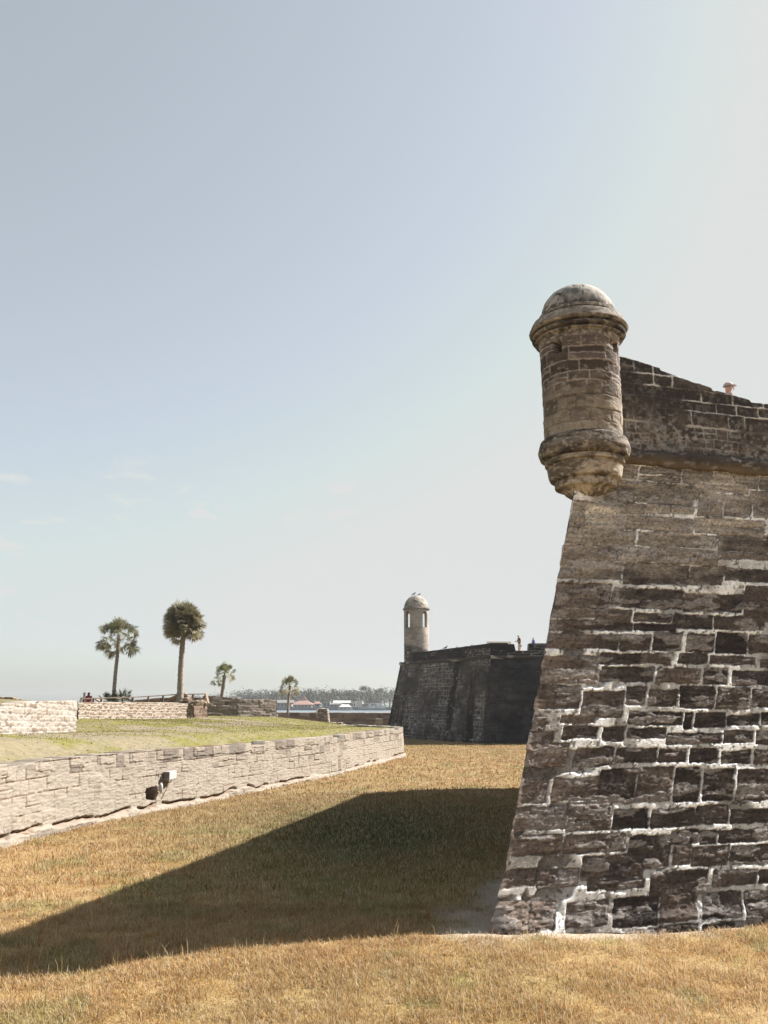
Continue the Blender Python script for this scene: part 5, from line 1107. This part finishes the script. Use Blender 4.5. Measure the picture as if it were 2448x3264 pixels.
# ================================================================== GRASS BLADES
def blades(name, n, ymin, ymax, hmin, hmax, wd, seed, label, xr=.47, power=1.0, gfun=None, flat=.75):
    rg = np.random.default_rng(seed); y = ymin + (ymax - ymin) * rg.random(n * 2) ** power; x = (rg.random(n * 2) * 2 - 1) * xr * y
    # clumps
    cl = fbm(x * 2.2, y * 2.2, 3, 81); keep = rg.random(n * 2) < np.clip(.3 + 2.4 * (cl - .32), .2, 1)
    ax = x - C0[0]; ay = y - C0[1]; d = ax * nF[0] + ay * nF[1]; dh = ax * nH[0] + ay * nH[1]; keep &= ~((d < .05) & (dh < .05))
    # stay on the moat side of the retaining wall
    wx = np.interp(y, cw_Q[:, 1][:int(len(cw_Q) * .8)], cw_Q[:, 0][:int(len(cw_Q) * .8)]); keep &= x > wx + .07
    c, bare = ground_col(x, y); keep &= rg.random(n * 2) > np.clip(bare, 0, 1) * .985
    x, y, c = x[keep], y[keep], c[keep]; n = len(x); cl = cl[keep]
    h = (hmin + (hmax - hmin) * rg.random(n) ** 2) * (.6 + .9 * cl); a = rg.random(n) * 6.283; ln = rg.random(n) ** .6 * flat + .1
    dx, dy = np.cos(a) * ln, np.sin(a) * ln; w = wd * (.6 + .8 * rg.random(n)); b2 = a + 1.57 + rg.normal(0, .5, n); wx_, wy_ = np.cos(b2) * w / 2, np.sin(b2) * w / 2
    z0 = gz(x, y) - .005; up = np.sqrt(np.clip(1 - ln ** 2, .05, 1)); m1 = .55
    V = np.empty((n, 5, 3)); V[:, 0] = np.stack([x - wx_, y - wy_, z0], -1); V[:, 1] = np.stack([x + wx_, y + wy_, z0], -1)
    mxx, myy, mz = x + dx * h * .42, y + dy * h * .42, z0 + h * up * .62
    V[:, 2] = np.stack([mxx + wx_ * .8, myy + wy_ * .8, mz], -1); V[:, 3] = np.stack([mxx - wx_ * .8, myy - wy_ * .8, mz], -1)
    V[:, 4] = np.stack([x + dx * h * 1.15, y + dy * h * 1.15, z0 + h * up * .95], -1)
    g = (.85 + .75 * rg.random(n))[:, None]; cc = c * g; str_ = rg.random(n) < .38; cc[str_] = cc[str_] * .3 + np.array([.52, .43, .30]) * .7; dk_ = rg.random(n) < .16; cc[dk_] *= np.array([.72, .5, .4])
    CO = np.repeat(cc[:, None], 5, 1); i = np.arange(n) * 5
    o = np_mesh(name, V.reshape(-1, 3), np.stack([i, i + 1, i + 2, i + 3], -1), np.stack([i + 3, i + 2, i + 4], -1), col=CO.reshape(-1, 3), mat=M_blade, smooth=False)
    return tag(o, label, 'grass', kind='stuff')
blades('dry_grass', 230000, 7.5, 15.5, .035, .105, .0075, 1, 'dry straw grass in the foreground and at the foot of the near bastion', power=.8, flat=.86)
blades('dry_grass', 120000, 15.0, 34, .05, .14, .014, 2, 'dry ochre grass across the middle of the moat floor', power=.8)
blades('dry_grass', 60000, 32, 74, .06, .15, .03, 3, 'dry ochre grass at the far end of the moat floor', power=.8, xr=.25)
# taller seed stalks scattered near the wall foot and the shade line
blades('grass_stalks', 900, 9.5, 15.5, .16, .34, .007, 5, 'scattered taller dry stalks standing out of the foreground grass', flat=.35)

def lawn_blades(n, seed):
    rg = np.random.default_rng(seed); nu, nv = PX.shape; jmax = int(np.searchsorted(lens, 24)); i = rg.integers(0, nu - 1, n); j = (rg.random(n) ** .8 * (jmax - 1)).astype(int); a, b = rg.random(n), rg.random(n)
    f = lambda A: (A[i, j] * (1 - a) + A[i + 1, j] * a) * (1 - b) + (A[i, j + 1] * (1 - a) + A[i + 1, j + 1] * a) * b
    x, y, z = f(PX), f(PY), f(PZ); c = lawn_col(x, y); sand = c[:, 2] / c[:, 1]; k = (rg.random(n) > np.clip((sand - .45) * 2.2, 0, .97)) & (fbm(x * 1.5, y * 1.5, 3, 5) + .25 * rg.random(n) > .5); x, y, z, c = x[k], y[k], z[k], c[k]; n = len(x)
    h = .012 + .028 * rg.random(n) ** 2; an = rg.random(n) * 6.283; w = .012 + .0005 * y; V = np.empty((n, 3, 3))
    V[:, 0] = np.stack([x - np.cos(an) * w, y - np.sin(an) * w, z - .01], -1); V[:, 1] = np.stack([x + np.cos(an) * w, y + np.sin(an) * w, z - .01], -1); V[:, 2] = np.stack([x + rg.normal(0, .03, n), y + rg.normal(0, .03, n), z + h], -1)
    CO = np.repeat((c * (.85 + .5 * rg.random(n))[:, None])[:, None], 3, 1)
    tag(np_mesh('lawn_grass', V.reshape(-1, 3), None, np.arange(3 * n).reshape(-1, 3), col=CO.reshape(-1, 3), mat=M_blade, smooth=False), 'short yellow green grass tufts growing on the lawn', 'grass', kind='stuff')
lawn_blades(110000, 9)

# ================================================================== HAZE
HZ = True
if HZ:
    m = MB(); m.box((0, 600, 14), (2600, 1400, 40)); hz_ = m.build('haze', None) if False else None
    me = bpy.data.meshes.new('haze'); b_ = MB(); b_.box((0, 500, 6.5), (2500, 1500, 21)); me.from_pydata(b_.v, [], b_.f)
    mh = bpy.data.materials.new('haze_air'); mh.use_nodes = True; t = mh.node_tree; t.nodes.clear(); out = t.nodes.new('ShaderNodeOutputMaterial'); pv = t.nodes.new('ShaderNodeVolumePrincipled')
    pv.inputs['Color'].default_value = (.93, .95, 1, 1); pv.inputs['Density'].default_value = .0002; pv.inputs['Anisotropy'].default_value = .3; t.links.new(pv.outputs[0], out.inputs['Volume'])
    me.materials.append(mh); o = link(bpy.data.objects.new('haze', me)); tag(o, 'thin pale sea haze over the whole place', None, kind='stuff')
